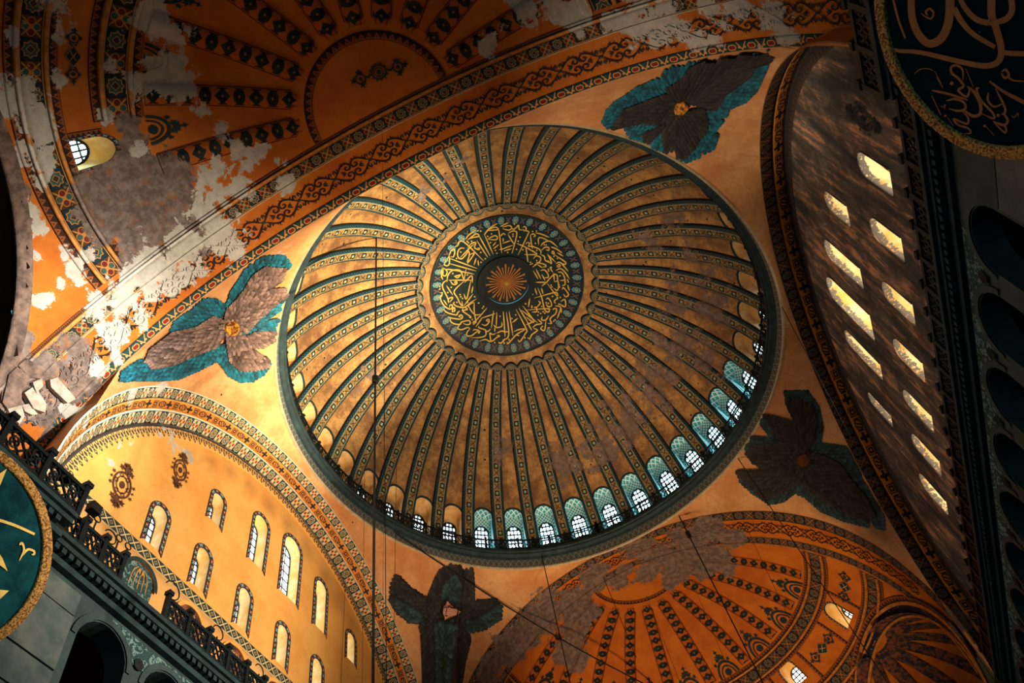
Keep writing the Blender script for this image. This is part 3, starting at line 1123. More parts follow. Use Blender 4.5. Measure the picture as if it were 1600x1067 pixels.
aW = great_arch('W', 'wide western arch with scroll painted soffit flaking to white plaster, crossing in front of the dome',
                [('heart_band', 0.145, 0.0, M['heart'], 1.05, 0.04), ('pale_fillet', 0.70, 0.685, M['pale_line'], 1, 0.07), ('diamond_band', 0.71, 0.90, M['diamond'], 1.0, 0.05),
                 ('gilt_moulding', 0.91, 0.955, M['mould'], 1, 0.12), ('triangle_band', 0.965, 1.0, M['tri'], 1.0, 0.05)], -4, 184)
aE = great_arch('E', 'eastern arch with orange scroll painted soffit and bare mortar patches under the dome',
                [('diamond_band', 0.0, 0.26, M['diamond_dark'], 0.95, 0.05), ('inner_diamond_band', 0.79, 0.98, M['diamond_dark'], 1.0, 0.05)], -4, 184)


def scroll_motif():
    """one cell, x and y from -0.5 to 0.5: a pointed cartouche with four curled scrolls"""
    o = Orn()
    for sx in (1, -1):
        for sy in (1, -1):
            o.stroke([(sx * x, sy * y) for x, y in [(0.49, 0.0), (0.40, 0.12), (0.28, 0.27), (0.14, 0.34), (0.035, 0.26), (0.03, 0.12), (0.10, 0.06), (0.165, 0.12), (0.14, 0.20), (0.095, 0.17)]], 0.05, 0.04)
            o.stroke([(sx * x, sy * y) for x, y in [(0.40, 0.12), (0.42, 0.24), (0.46, 0.30)]], 0.045, 0.02)
            for px, py, dx, dy in ((0.26, 0.28, -0.04, 0.14), (0.20, 0.32, -0.02, 0.15), (0.33, 0.22, 0.05, 0.12), (0.12, 0.34, -0.05, 0.10), (0.36, 0.16, 0.07, 0.06)):
                o.poly([(sx * (px - 0.025), sy * py), (sx * (px + dx), sy * (py + dy)), (sx * (px + 0.03), sy * (py - 0.03))])
            o.stroke([(sx * 0.30, sy * 0.10), (sx * 0.24, sy * 0.05), (sx * 0.19, sy * 0.0)], 0.03)
    return o


def scroll_blue():
    o = Orn()
    for sx in (1, -1):
        o.star(sx * 0.5, 0.0, 0.075, 0.035, 4, 0.78)
        for sy in (1, -1):
            o.poly([(sx * 0.47, sy * 0.12), (sx * 0.43, sy * 0.30), (sx * 0.5, sy * 0.24)])
        o.disc(sx * 0.25, 0.0, 0.05, 0.035, 8)
    return o


def put_scrolls(k, parent, th0, step, n, v0, vh, hh=0.05):
    for i in range(n):
        c = th0 + step * (i + 0.5)
        for orn, mat, nm in ((scroll_motif(), M['paint_dark'], 'scroll_ornament'), (scroll_blue(), M['paint_teal'], 'scroll_leaf')):
            orn.place(nm, lambda x, y: soffit(k, c - x * step * 0.98, v0 + y * vh, hh), mat, parent, wear=True)


put_scrolls('W', aW, 85.4 - 5.8 * 10, 5.8, 22, 0.405, 0.40)
put_scrolls('E', aE, 141.7 - 6 * 19, 6.0, 23, 0.50, 0.42)


# ------------------------------------------------------------------ semi-domes
def semi(name, label, fn, az0, az1, el0, el1, ops, skip):
    o = empty(name, label, 'semi-dome', kind='structure')
    panel('plaster_shell', fn, lin(az0, az1, 145), lambda u: el0, lambda u: el1, ops, 0.9, M['semi'], o, skip=skip, smooth=True)
    return o


def circle_dirs(az, el, rad):
    a, e = math.radians(az), math.radians(el)
    n = np.array((math.cos(e) * math.cos(a), math.cos(e) * math.sin(a), math.sin(e)))
    up = np.array((0, 0, 1.0)) - n * n[2]
    up /= np.linalg.norm(up)
    return n, np.cross(up, n), up


def inside(n, rad):
    c = math.cos(math.radians(rad))

    def f(az, el):
        a, e = math.radians(az), math.radians(el)
        return math.cos(e) * math.cos(a) * n[0] + math.cos(e) * math.sin(a) * n[1] + math.sin(e) * n[2] > c
    return f


WX, EX = circle_dirs(116.5, 15.5, 28.1), circle_dirs(-64.0, -5.0, 30.0)
EX2 = circle_dirs(64.0, -5.0, 30.0)
w_in, e_in, e_in2 = inside(WX[0], 28.1), inside(EX[0], 29.6), inside(EX2[0], 29.6)
w_ops = [Op(113.5, 2.7, 49.4, 53.6, 2.1)]
e_ops = [Op(-65.0, 3.1, 32.5, 36.8, 2.6), Op(-34.0, 3.1, 33.8, 38.0, 2.6)]
oW = semi('western_semi_dome', 'western semi-dome of red-brown painted plaster with dark ribs, half hidden by the great arch', wsemi, 90, 270, 8, 90, w_ops, w_in)
oE = semi('eastern_semi_dome', 'eastern semi-dome of orange plaster with dark beaded ribs fanning downwards', esemi, -90, 90, -12, 90, e_ops, lambda a, e: e_in(a, e) or e_in2(a, e))


def semi_details(o, fn, Rr, a0, a1, rib_az, el_ring, el_rib0, el_rib1, b1, b2, dmat, cx):
    def pol(u, v, h=0.0):
        """ring round the crown: u azimuth, v distance from the crown in degrees"""
        return fn(u, 90 - v, h)
    arange = lin(a0, a1, 120)
    band('crown_ring', lambda u, v, h: fn(u, v, h), arange, el_ring - 0.55, el_ring + 0.55, M['tri'], o, 0.04, cell=0.9)
    for az in rib_az:
        hw = 0.46
        V, UV = [], []
        els = lin(el_rib0, el_rib1, 40)
        for i, el in enumerate(els):
            r = Rr * math.cos(math.radians(el))
            d = math.degrees(hw / r)
            L = Rr * math.radians(abs(el - els[0]))
            for t, h in ((-1, -0.02), (-1, 0.05), (0, 0.05), (1, 0.05), (1, -0.02)):
                V.append(fn(az + d * t * (1 if 1 < i else 0.6), el, h))
                UV.append((L / 0.72, 0.5 + 0.5 * t))
        mesh('rib', V, gridfaces(len(els), 5), M['semi_rib'], o, UV, True, True)
    f = lambda u, v, h: fn(u, v, h)
    for (lo, hi) in (b1, b2):
        arange = lin(119.0 if (dmat == M['diamond'] and lo > 50) else a0, a1, 120)
        band('diamond_band', f, arange, lo, hi, dmat, o, 0.05, cell=1.0)
        for e, sg in ((hi, 1), (lo, -1)):
            band('gilt_moulding', f, arange, e + sg * 0.10, e + sg * 0.62, M['mould'], o, 0.12, nv=3)
            band('triangle_band', f, arange, e + sg * 0.70, e + sg * 1.65, M['tri'], o, 0.04, cell=1.0)


semi_details(oW, wsemi, WR, 91, 269, [107 + 17.2 * k for k in range(10)], 80.4, 79.0, 60.2, (55.6, 58.2), (46.6, 49.0), M['diamond'], 0)
semi_details(oE, esemi, ER, -89.5, 89.5, [-75 + 17 * k for k in range(10)], 77.2, 75.2, 46.6, (41.4, 44.2), (26.8, 29.4), M['diamond_dark'], 0)
for c, r, nm, o in ((WC, WR, 'W', oW), (EC, ER, 'E', oE)):
    pass
band('edge_diamond_band', lambda u, v, h: soffit('E', u, v, h), lin(-4, 184, 200), 1.0, 1.02, M['mould'], oE, 0.08)


# pieces of painted ornament on the semi-domes
def arch_orn():
    o = Orn()
    o.ring(0, 0, 0.50, 0.62, 0.10, 20, 0, PI).ring(0, 0, 0.34, 0.42, 0.06, 18, 0, PI).disc(0, 0.14, 0.16, 0.13)
    for k in range(7):
        a = PI * (k + 0.5) / 7
        o.star(0.44 * math.cos(a), 0.55 * math.sin(a) + 0.03, 0.06, 0.025, 4)
    o.star(0, 0.78, 0.20, 0.09, 5, PI / 2).star(-0.15, 0.70, 0.13, 0.06, 5, 0.4).star(0.15, 0.70, 0.13, 0.06, 5, 0.9).star(0, 0.98, 0.12, 0.05, 4, PI / 2).star(-0.36, 0.56, 0.10, 0.05, 5).star(0.36, 0.56, 0.10, 0.05, 5)
    return o


def diamond_orn():
    o = Orn()
    o.poly([(0, -0.42), (0.36, 0), (0, 0.42), (-0.36, 0)])
    for s in (1, -1):
        o.ring(0, s * 0.72, 0.26, 0.22, 0.06, 14).disc(0, s * 0.70, 0.10, 0.09).star(0, s * 1.0, 0.16, 0.06, 4, PI / 2)
        o.poly([(0, s * 0.42), (0.24, s * 0.60), (0.12, s * 0.40)]).poly([(0, s * 0.42), (-0.24, s * 0.60), (-0.12, s * 0.40)])
        for sx in (1, -1):
            o.star(sx * 0.28, s * 0.72, 0.12, 0.05, 5)
    return o


def diamond_in():
    o = Orn()
    o.stroke([(-0.14, -0.18), (0, 0), (0.14, 0.18)], 0.05).stroke([(0.14, -0.18), (0, 0), (-0.14, 0.18)], 0.05).ring(0, 0, 0.36, 0.42, 0.035, 4)
    return o


for k in range(9):
    az = -66.5 + 17 * k
    arch_orn().place('painted_arch_ornament', lambda x, y: esemi(az + 9.0 * x, 46.0 + 7.5 * y, 0.05), M['paint_teal'], oE)
for k in range(7):
    az = 115.6 + 17.2 * k
    arch_orn().place('painted_arch_ornament', lambda x, y: wsemi(az + 7.4 * x, 60.0 + 4.6 * y, 0.05), M['paint_teal'], oW, wear=True)
for az in (-78, -49.5, -19, 10):
    diamond_orn().place('diamond_ornament', lambda x, y: esemi(az + 6.4 * y, 35.4 + 4.6 * x, 0.05), M['paint_teal'], oE)
    diamond_in().place('diamond_lines', lambda x, y: esemi(az + 6.4 * y, 35.4 + 4.6 * x, 0.07), M['paint_cream'], oE)
for az in (131.5, 158.0):
    diamond_orn().place('diamond_ornament', lambda x, y: wsemi(az + 4.6 * y, 52.3 + 2.5 * x, 0.05), M['paint_teal'], oW)
    diamond_in().place('diamond_lines', lambda x, y: wsemi(az + 4.6 * y, 52.3 + 2.5 * x, 0.07), M['paint_cream'], oW)
# cross strips that frame the fields of the window zone
for az in (-72, -57, -41.5, -26.5):
    band('cross_band', lambda u, v, h: esemi(v, u, h), lin(30.4, 40.4, 14), az - 0.55, az + 0.55, M['tri'], oE, 0.04)
for az in (117.2, 145.0):
    band('cross_band', lambda u, v, h: wsemi(v, u, h), lin(50.0, 54.6, 14), az - 0.5, az + 0.5, M['tri'], oW, 0.04)
# half-round field at the crown of the western semi-dome
o = Orn()
o.ring(0, 0, 0.24, 0.22, 0.05, 18).ring(0, 0, 0.15, 0.14, 0.03).disc(0, 0, 0.07)
for k in range(12):
    a = 2 * PI * k / 12
    o.star(0.26 * math.cos(a), 0.24 * math.sin(a), 0.05, 0.02, 5, a)
for s in (1, -1):
    o.ring(s * 0.58, 0.02, 0.17, 0.17, 0.05, 14).disc(s * 0.58, 0.02, 0.06).star(s * 0.58, 0.20, 0.14, 0.05, 5).star(s * 0.58, -0.16, 0.13, 0.05, 5).star(s * 0.80, 0.02, 0.12, 0.05, 5)
    o.stroke([(s * 0.25, -0.02), (s * 0.34, 0.05), (s * 0.42, 0.0)], 0.06)
P0, P1 = cast('Wsemi', 592, 112), cast('Wsemi', 640, 97)
ex = P1 - P0
ey = np.cross(np.array((0, 0, 1.0)), ex)
o.place('crown_rosette', lambda x, y: tuple(snap('Wsemi', P0 + ex * x * 1.05 + ey * y * 1.05, 0.06)), M['paint_teal'], oW)

for oo, fn, lst, rev, pn, dp in ((oW, wsemi, w_ops, M['reveal_yellow'], M['pane_cool'], 1.1), (oE, esemi, e_ops, M['reveal_yellow'], M['pane_warm'], 1.3)):
    for q in lst:
        a0 = math.radians(q.u)

        def fw(u, v, d, fn=fn, a0=a0):
            return tuple(np.array(fn(u, v)) + np.array((math.cos(a0), math.sin(a0), -0.10)) * d)
        make_window(fw, q, dp, oo, rev, pn, M['iron'], border=0.55, bmat=M['flower'], nx=4, ny=6, bar=0.07, hb=0.05)


# exedra conches
def conch(parent, c, r, dirs, rad, n_rib, dark):
    n, ex, up = dirs
    ra = r * math.sin(math.radians(rad))
    cc = np.array(c) + n * r * math.cos(math.radians(rad))
    h = np.array((n[0], n[1], 0.0))
    h /= np.linalg.norm(h)
    side = np.cross(np.array((0, 0, 1.0)), h)

    def f(a, e, hh=0.0):
        a, e = math.radians(a), math.radians(e)
        q = ra - hh
        return tuple(cc + h * q * math.cos(e) * math.cos(a) + side * q * math.cos(e) * math.sin(a) + np.array((0, 0, 1.0)) * q * math.sin(e))
    V = [f(a, e) for a in lin(-180, 180, 73) for e in lin(-30, 90, 31)]
    F = [q for q in gridfaces(73, 31) if np.dot((np.array(V[q[0]]) + np.array(V[q[2]])) / 2 - cc, n) > 0.06]
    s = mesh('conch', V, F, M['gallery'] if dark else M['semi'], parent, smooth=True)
    for k in range(0 if dark else n_rib):
        a = -84 + 168 * k / (n_rib - 1)
        band('conch_rib', lambda u, v, hh: f(a + v * 1.0 / max(0.12, math.cos(math.radians(u))), u, hh), lin(80, -10, 22), -3.4, 3.4, M['conch_band'], s, 0.05)

    def rim(t, q, hh):
        """t round the opening, q angular distance from its edge"""
        g = math.radians(rad + q)
        d = n * math.cos(g) + (ex * math.cos(t) + up * math.sin(t)) * math.sin(g)
        return tuple(np.array(c) + d * (r - hh))
    ts = lin(-0.25, PI + 0.25, 60)
    for lo, hi, m, nm, hh in (((-0.9, 0.9, 'bare', 'rim', 0.1),) if dark else ((-0.3, 2.4, 'starry', 'starry_band', 0.08), (2.4, 3.2, 'mould', 'gilt_moulding', 0.16), (3.3, 4.7, 'tri', 'triangle_band', 0.08), (-0.9, -0.3, 'mould', 'inner_moulding', 0.14))):
        band(nm, rim, ts, lo, hi, M[m], s, hh, cell=1.0)
    return s


conch(oE, EC, ER, EX, 30.0, 9, False)
conch(oE, EC, ER, EX2, 30.0, 7, False)
conch(oW, WC, WR, WX, 28.1, 7, True)

# ------------------------------------------------------------------ the two tympanum walls
NOPS, SOPS = [], []
for k, xc in enumerate((-9.99, -6.79, -3.44, -0.06, 3.3, 6.6, 9.9)):
    NOPS.append(Op(xc, 0.47, 28.95, 30.95, 0.5))
for xc, hw, top in ((-6.62, 0.44, 35.75), (-3.0, 0.60, 37.4), (0.06, 0.80, 38.3), (3.25, 0.56, 37.35), (6.75, 0.44, 35.75)):
    NOPS.append(Op(xc, hw, 33.65, top - hw, hw))
for xc in (-10.33, -7.1, -3.6, -0.14, 3.3, 6.55, 9.75):
    SOPS.append(Op(xc, 0.60, 29.3, 31.4, 0.6))
for xc, hw, top in ((-6.55, 0.56, 36.7), (-2.88, 0.64, 38.35), (0.28, 0.86, 39.4), (3.4, 0.58, 38.45), (7.2, 0.48, 37.0)):
    SOPS.append(Op(xc, hw, 34.3, top - hw, hw))


def tympanum(name, label, k, ops, mat, low):
    yv, (xc, zc), r = INNER[k]
    ra = r + 0.05
    top = lambda u: zc + math.sqrt(max(0.0, ra * ra - (u - xc) ** 2))
    o = empty(name, label, 'wall', kind='structure')
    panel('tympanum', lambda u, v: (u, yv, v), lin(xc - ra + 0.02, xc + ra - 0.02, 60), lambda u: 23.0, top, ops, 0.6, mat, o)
    return o


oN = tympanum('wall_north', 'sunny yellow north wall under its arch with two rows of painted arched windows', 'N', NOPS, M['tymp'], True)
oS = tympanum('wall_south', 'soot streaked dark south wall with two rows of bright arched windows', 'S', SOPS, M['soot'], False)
ORD = ['first', 'second', 'third', 'fourth', 'fifth', 'sixth', 'seventh']
WN = [0]


def wall_window(ops, fn, depth, rev, pane, look, wall, **kw):
    for i, q in enumerate(ops):
        WN[0] += 1
        row, j = ('lower', i) if i < 7 else ('upper', i - 7)
        wn = make_window(fn, q, depth, None, rev, pane, M['iron'], nx=3, bar=0.05, name=f'window_{WN[0]}', ny=6 if i < 7 else 7, **kw)
        setp(wn, f'{look}, {ORD[j]} from the roundel end in the {row} row of the {wall}', 'window', f'{row} row windows of the {wall}', 'structure')


wall_window(NOPS, lambda u, v, d: (u, 17.25 + d, v), 0.75, M['reveal_yellow'], M['pane_white'], 'arched window with flowered border', 'yellow north wall', border=0.24, bmat=M['flower'], gs=0.22)
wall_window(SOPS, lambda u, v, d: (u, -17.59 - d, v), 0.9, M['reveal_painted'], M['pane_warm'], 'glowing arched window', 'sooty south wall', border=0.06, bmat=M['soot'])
N_wall = lambda u, v, h: (u, 17.25 - h, v)
band('lattice_band', N_wall, lin(-15.5, 14.0, 60), 27.92, 28.52, M['lattice'], oN, 0.05, cell=0.95)
band('pale_dado', N_wall, lin(-15.6, 14.0, 60), 23.0, 27.88, M['tymp_low'], oN, 0.03, nv=6)
# lunettes: icon niches over the cornice
for xc in (-10.15, -6.9, -3.6, -0.3, 3.0):
    o = Orn()
    o.disc(0, 0, 0.86, 0.86, 24)
    P = o.V
    sgn = lambda x, y: (xc + x, 17.25 - 0.06, 26.65 + (y if y > 0 else y * 2.6))
    o.place('niche_painting', sgn, M['frieze'] if xc < -9 else M['conch_band'], oN)
    r_ = Orn()
    r_.ring(0, 0, 1.04, 1.06, 0.2, 24, -0.05, PI + 0.05)
    r_.place('niche_arch', lambda x, y: (xc + x, 17.25 - 0.16, 26.65 + y), M['tymp'] if xc > -9 else M['cornice'], oN)
    q_ = Orn()
    for k in range(5):
        q_.stroke([(-0.5 + 0.25 * k, -0.2), (-0.4 + 0.2 * k, 0.3), (-0.2 + 0.1 * k, 0.62)], 0.06)
    q_.disc(0, 0.42, 0.14, 0.17)
    q_.place('niche_figure', lambda x, y: (xc + x, 17.25 - 0.09, 26.65 + (y if y > 0 else y * 2.6)), M['paint_cream'], oN)


def rosette():
    o = Orn()
    o.ring(0, 0, 0.52, 0.72, 0.08, 28).ring(0, 0, 0.34, 0.48, 0.05, 24).disc(0, 0, 0.14, 0.2)
    for k in range(6):
        a = 2 * PI * k / 6
        o.ring(0.36 * math.cos(a), 0.52 * math.sin(a), 0.11, 0.13, 0.045, 10)
    for s in (1, -1):
        o.star(0, s * 0.92, 0.30, 0.13, 6, 0.2).star(-0.28, s * 0.86, 0.19, 0.08, 5).star(0.28, s * 0.86, 0.19, 0.08, 5, 0.5).star(0, s * 1.2, 0.17, 0.07, 5, 0.3).star(0.17, s * 1.12, 0.14, 0.06, 5).star(-0.17, s * 1.12, 0.14, 0.06, 5)
        o.star(s * 0.6, 0.32, 0.13, 0.05, 5).star(s * 0.6, -0.32, 0.13, 0.05, 5).star(s * 0.63, 0, 0.10, 0.04, 4)
    return o


for cx, cz, sx, sz, y, m, par in ((-12.48, 30.56, 1.05, 1.12, 17.2, 'paint_brown', oN), (-9.62, 34.67, 0.9, 1.05, 17.2, 'paint_brown', oN), (-12.7, 30.75, 0.95, 1.1, -17.53, 'paint_teal', oS)):
    rosette().place('painted_rosette', lambda x, z: (cx + x * sx, y, cz + z * sz), M[m], par)


def tymp_arch(name, label, k, parts, mat, lace, lw):
    o = grid('tympanum_arch', soff_fn(k), lin(-9, 189, 150), lin(0, 1, 8), mat)
    setp(o, label, 'arch', kind='structure')
    for nm, lo, hi, m, cell, h in parts:
        band(nm, soff_fn(k), lin(-9, 189, 190), lo, hi, M[m], o, h, cell=cell)
    yv, (xc, zc), r = INNER[k]
    sg = 1 if k == 'S' else -1

    def lf(u, v, h):
        a = math.radians(u)
        return (xc + (r - v) * math.cos(a), yv + sg * (0.02 + h), zc + (r - v) * math.sin(a))
    band('lace_border', lf, lin(-4, 184, 170), lw, 0.0, M[lace], o, 0.03, cell=0.6)
    return o


tymp_arch('N', 'north arch with bright diamond and cartouche bands framing the yellow wall', 'N',
          [('outer_diamond_band', 0.30, 0.0, 'diamond_bright', 0.9, 0.05), ('cartouche_band', 0.33, 0.57, 'motif', 1.3, 0.03), ('inner_diamond_band', 0.60, 0.97, 'diamond_bright', 0.8, 0.06), ('pale_fillet', 0.975, 1.0, 'pale_line', 1, 0.08)], M['tymp'], 'lace', 0.75)
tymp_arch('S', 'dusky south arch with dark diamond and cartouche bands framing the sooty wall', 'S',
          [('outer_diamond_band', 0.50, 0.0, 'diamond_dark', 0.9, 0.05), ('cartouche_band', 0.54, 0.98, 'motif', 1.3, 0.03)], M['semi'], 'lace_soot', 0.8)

# ------------------------------------------------------------------ lower walls, cornices, floor
fl = mesh('floor', [(-60, -30, -1.65), (60, -30, -1.65), (60, 30, -1.65), (-60, 30, -1.65)], [(0, 1, 2, 3)], M['floor'])
setp(fl, 'worn grey marble floor far below', 'floor', kind='structure')


def arcade(name, label, y, x0, x1, centres, hw, top, sgn, mat):
    o = empty(name, label, 'wall', kind='structure')
    qs = [Op(c, hw, 15.0, top - hw, hw) for c in centres]
    panel('arcade_face', lambda u, v: (u, y, v), lin(x0, x1, 90), lambda u: -1.65, lambda u: 23.6, qs, 2.0, mat, o, wear=False)
    for q in qs:
        L = q.outline()
        V = [(u, y + sgn * d, v) for d in (0, 0.9) for u, v in L]
        n = len(L)
        mesh('arch_reveal', V, [(i, i + 1, n + i + 1, n + i) for i in range(n - 1)], M['stone_dark'], o)
        bo = Orn()
        bo.ring(q.u, q.spring, q.hw + 0.28, q.hw + 0.28, 0.24, 20, 0, PI)
        bo.place('arch_moulding', lambda u, v: (u, y - sgn * 0.06, v), M['stone_dark'], o)
    # spandrels carved between the arch heads
    for a, bq in zip(qs[:-1], qs[1:]):
        m = (a.u + bq.u) / 2
        g = (bq.u - a.u) / 2
        P = [(m - g, 22.55), (m + g, 22.55)]
        for k in range(9):
            t = PI * (0.5 + 0.40 * k / 8)
            P.append((bq.u + (hw + 0.30) * math.cos(t), bq.spring + (hw + 0.30) * math.sin(t)))
        for k in range(9):
            t = PI * (0.1 + 0.40 * k / 8)
            P.append((a.u + (hw + 0.30) * math.cos(t), a.spring + (hw + 0.30) * math.sin(t)))
        V = [(u, y - sgn * 0.05, v) for u, v in P]
        mesh('carved_spandrel', V, [tuple(range(len(V)))], M['frieze'], o)
        r_ = Orn()
        r_.disc(m, 21.6, 0.24)
        r_.place('spandrel_boss', lambda u, v: (u, y - sgn * 0.10, v), M['grout'], o)
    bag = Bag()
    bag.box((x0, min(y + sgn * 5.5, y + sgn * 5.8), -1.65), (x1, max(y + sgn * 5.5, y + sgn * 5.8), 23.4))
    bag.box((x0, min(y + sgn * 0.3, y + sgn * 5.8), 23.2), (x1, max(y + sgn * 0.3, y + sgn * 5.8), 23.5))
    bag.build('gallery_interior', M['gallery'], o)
    return o


gN = arcade('wall_north_gallery', 'dark grey-green gallery wall under the north cornice with round arches and carved spandrels', 15.9, -26, 16.6, [-11.9 + 3.4 * k for k in range(9)], 1.2, 22.2, 1, M['stone_dark'])
gS = arcade('wall_south_gallery', 'deeply shadowed south gallery wall with a row of dim arches', -16.6, -30, 40, [-12.1 + 3.3 * k for k in range(9)], 1.2, 22.1, -1, M['stone_dark'])
we = mesh('wall_east', [(36, -30, -1.65), (36, 30, -1.65), (36, 30, 24), (36, -30, 24)], [(0, 1, 2, 3)], M['stone_dark'])
setp(we, 'dim apse end wall low behind the eastern semi-dome', 'wall', kind='structure')


def slabs(parent, y, sgn, x0, x1, rows, h=0.09):
    for (z0, z1, cuts) in rows:
        e = [x0] + list(cuts) + [x1]
        for a, bb in zip(e[:-1], e[1:]):
            g = 0.035
            jit = R.uniform(-0.02, 0.02)
            ys = sorted((y - sgn * 0.0, y - sgn * (h + jit)))
            Bag().box((a + g, ys[0], z0 + g), (bb - g, ys[1], z1 - g)).build('stone_slab', M['stone'] if R.random() < 0.7 else M['stone_dark'], parent)


slabs(gN, 15.9, 1, -26, -13.45, [(21.5, 22.5, [-22.5, -19.5, -16.9, -15.2]), (19.2, 21.5, [-23, -20, -17.2, -15.6]), (17.9, 19.2, [-21, -17.0]), (15.6, 17.9, [-23, -20, -17.5, -16.9, -14.9]), (14.4, 15.6, [-21, -17])])
slabs(gS, -16.6, -1, -30, -13.5, [(20.4, 22.3, [-25, -21, -18.0, -15.6]), (18.2, 20.4, [-26, -22, -19.4, -16.6]), (15.6, 18.2, [-24, -20, -17.2, -15.2]), (14.0, 15.6, [-22, -18])])


def cornice(name, label, y, sgn, x0, x1, back):
    o = empty(name, label, 'cornice', kind='structure')

    def bx(nm, f, z0, z1, mat):
        ys = sorted((y + sgn * f, back))
        Bag().box((x0, ys[0], z0), (x1, ys[1], z1)).build(nm, mat, o)
    bx('shelf', 0.0, 23.42, 23.62, M['cornice'])
    bx('upper_moulding', 0.14, 23.22, 23.42, M['cornice'])
    bx('lower_moulding', 0.42, 22.72, 22.98, M['cornice'])
    bag = Bag()
    n = int((x1 - x0) / 0.34)
    for i in range(n):
        xa = x0 + i * 0.34
        ys = sorted((y + sgn * 0.2, y + sgn * 0.5))
        bag.box((xa, ys[0], 22.99), (xa + 0.2, ys[1], 23.215))
    d = bag.build('dentils', M['cornice'], o)
    setp(d, kind='stuff')
    ys = sorted((y + sgn * 0.5, back))
    Bag().box((x0, ys[0], 22.98), (x1, ys[1], 23.22)).build('dentil_bed', M['grout'], o)
    return o


cornice('cornice_north', 'long dark dentilled cornice along the foot of the yellow north wall', 15.2, 1, -15.85, 16.2, 17.4)
cornice('cornice_north_pier', 'short projecting cornice above the roundel at the north-west pier', 14.3, 1, -26, -15.85, 19)
cornice('cornice_south', 'long dark cornice along the foot of the sooty south wall', -16.0, -1, -16.7, 40, -17.8)
cornice('cornice_south_pier', 'short projecting cornice beside the roundel at the south-west pier', -15.2, -1, -30, -16.7, -19)

# ------------------------------------------------------------------ railings


def railing(name, label, pts_fn, t0, t1, n, base, height, parentgroup, posts=True, post_h=None, bar=0.07, fill=True):
    """pts_fn(t) -> (x, y) along the rail; n panels"""
    o = empty(name, label, 'railing', parentgroup)
    ts = lin(t0, t1, n + 1)
    pt = lambda t, z: (*pts_fn(t), z)
    sub = max(1, int(np.linalg.norm(np.array(pts_fn(ts[1])) - np.array(pts_fn(ts[0]))) / 1.5))
    line = lin(t0, t1, n * sub + 1)
    for nm, z, w_ in (('handrail', base + height, bar * 1.7), ('bottom_rail', base + height * 0.12, bar * 1.3)):
        bag = Bag()
        for a, bb in zip(line[:-1], line[1:]):
            bag.bar(pt(a, z), pt(bb, z), w_, w_)
        bag.build(nm, M['iron'], o)
    for t in ts:
        bag = Bag()
        bag.bar(pt(t, base), pt(t, base + height + (post_h or 0.12)), bar * 2.0, bar * 2.0)
        x, y = pts_fn(t)
        s = bar * 1.5
        bag.box((x - s, y - s, base + height + (post_h or 0.12)), (x + s, y + s, base + height + (post_h or 0.12) + s * 1.4))
        bag.build('post', M['iron'], o)
    for a, bb in zip(ts[:-1], ts[1:]):
        bag = Bag()
        A, B_ = np.array(pts_fn(a)), np.array(pts_fn(bb))
        q = lambda u, v: (*(A + (B_ - A) * u), base + height * (0.12 + 0.88 * v))
        wd = np.linalg.norm(B_ - A)
        m = max(1, int(round(wd / (height * 0.62))))
        for k in range(m):
            u0, u1 = k / m, (k + 1) / m
            um = (u0 + u1) / 2
            for p, r in (((u0, 0), (u1, 1)), ((u0, 1), (u1, 0)), ((um, 0), (u1, 0.5)), ((u1, 0.5), (um, 1)), ((um, 1), (u0, 0.5)), ((u0, 0.5), (um, 0))):
                bag.bar(q(*p), q(*r), bar * 0.7, bar * 0.7)
            bag.tube([q(um + 0.19 / m * math.cos(w_), 0.5 + 0.24 * math.sin(w_)) for w_ in [2 * PI * j / 10 for j in range(10)]], bar * 0.42, 4, True)
        bag.build('lattice_panel', M['iron'], o)
    return o


railing('dome_railing', 'ring of dark iron lattice railing in front of the dome windows', lambda a: ((rim_r(math.radians(a)) - 0.36) * math.cos(math.radians(a)), (rim_r(math.radians(a)) - 0.36) * math.sin(math.radians(a))),
        WIN0 + 4.5, WIN0 + 364.5, 80, ZR + 1.4, 1.05, None, bar=0.055)
railing('gallery_railing', 'dark iron lattice railing at the upper left corner beside the gilt framed roundel', lambda t: (t, 14.4), -23, -15.9, 4, 23.6, 1.25, 'gallery railings', bar=0.10, post_h=0.22)
RAIL1 = railing('gallery_railing', 'dark iron lattice railing on the yellow wall cornice nearest its west corner', lambda t: (t, 15.3), -15.8, -12.7, 3, 23.6, 1.05, 'gallery railings', bar=0.09, post_h=0.18)
RAIL2 = railing('gallery_railing', 'dark iron lattice railing in front of the niches on the yellow wall cornice', lambda t: (t, 15.3), -10.1, 8.2, 14, 23.6, 1.05, 'gallery railings', bar=0.09, post_h=0.18)
railing('gallery_railing', 'long dark iron railing along the foot of the sooty wall', lambda t: (t, -16.15), -16.4, 16, 25, 23.6, 0.98, 'gallery railings', bar=0.10, post_h=0.14)
railing('gallery_railing', 'dark iron railing at the top edge beside the shadowed roundel', lambda t: (t, -15.3), -27, -16.8, 8, 23.6, 1.1, 'gallery railings', bar=0.10, post_h=0.16)
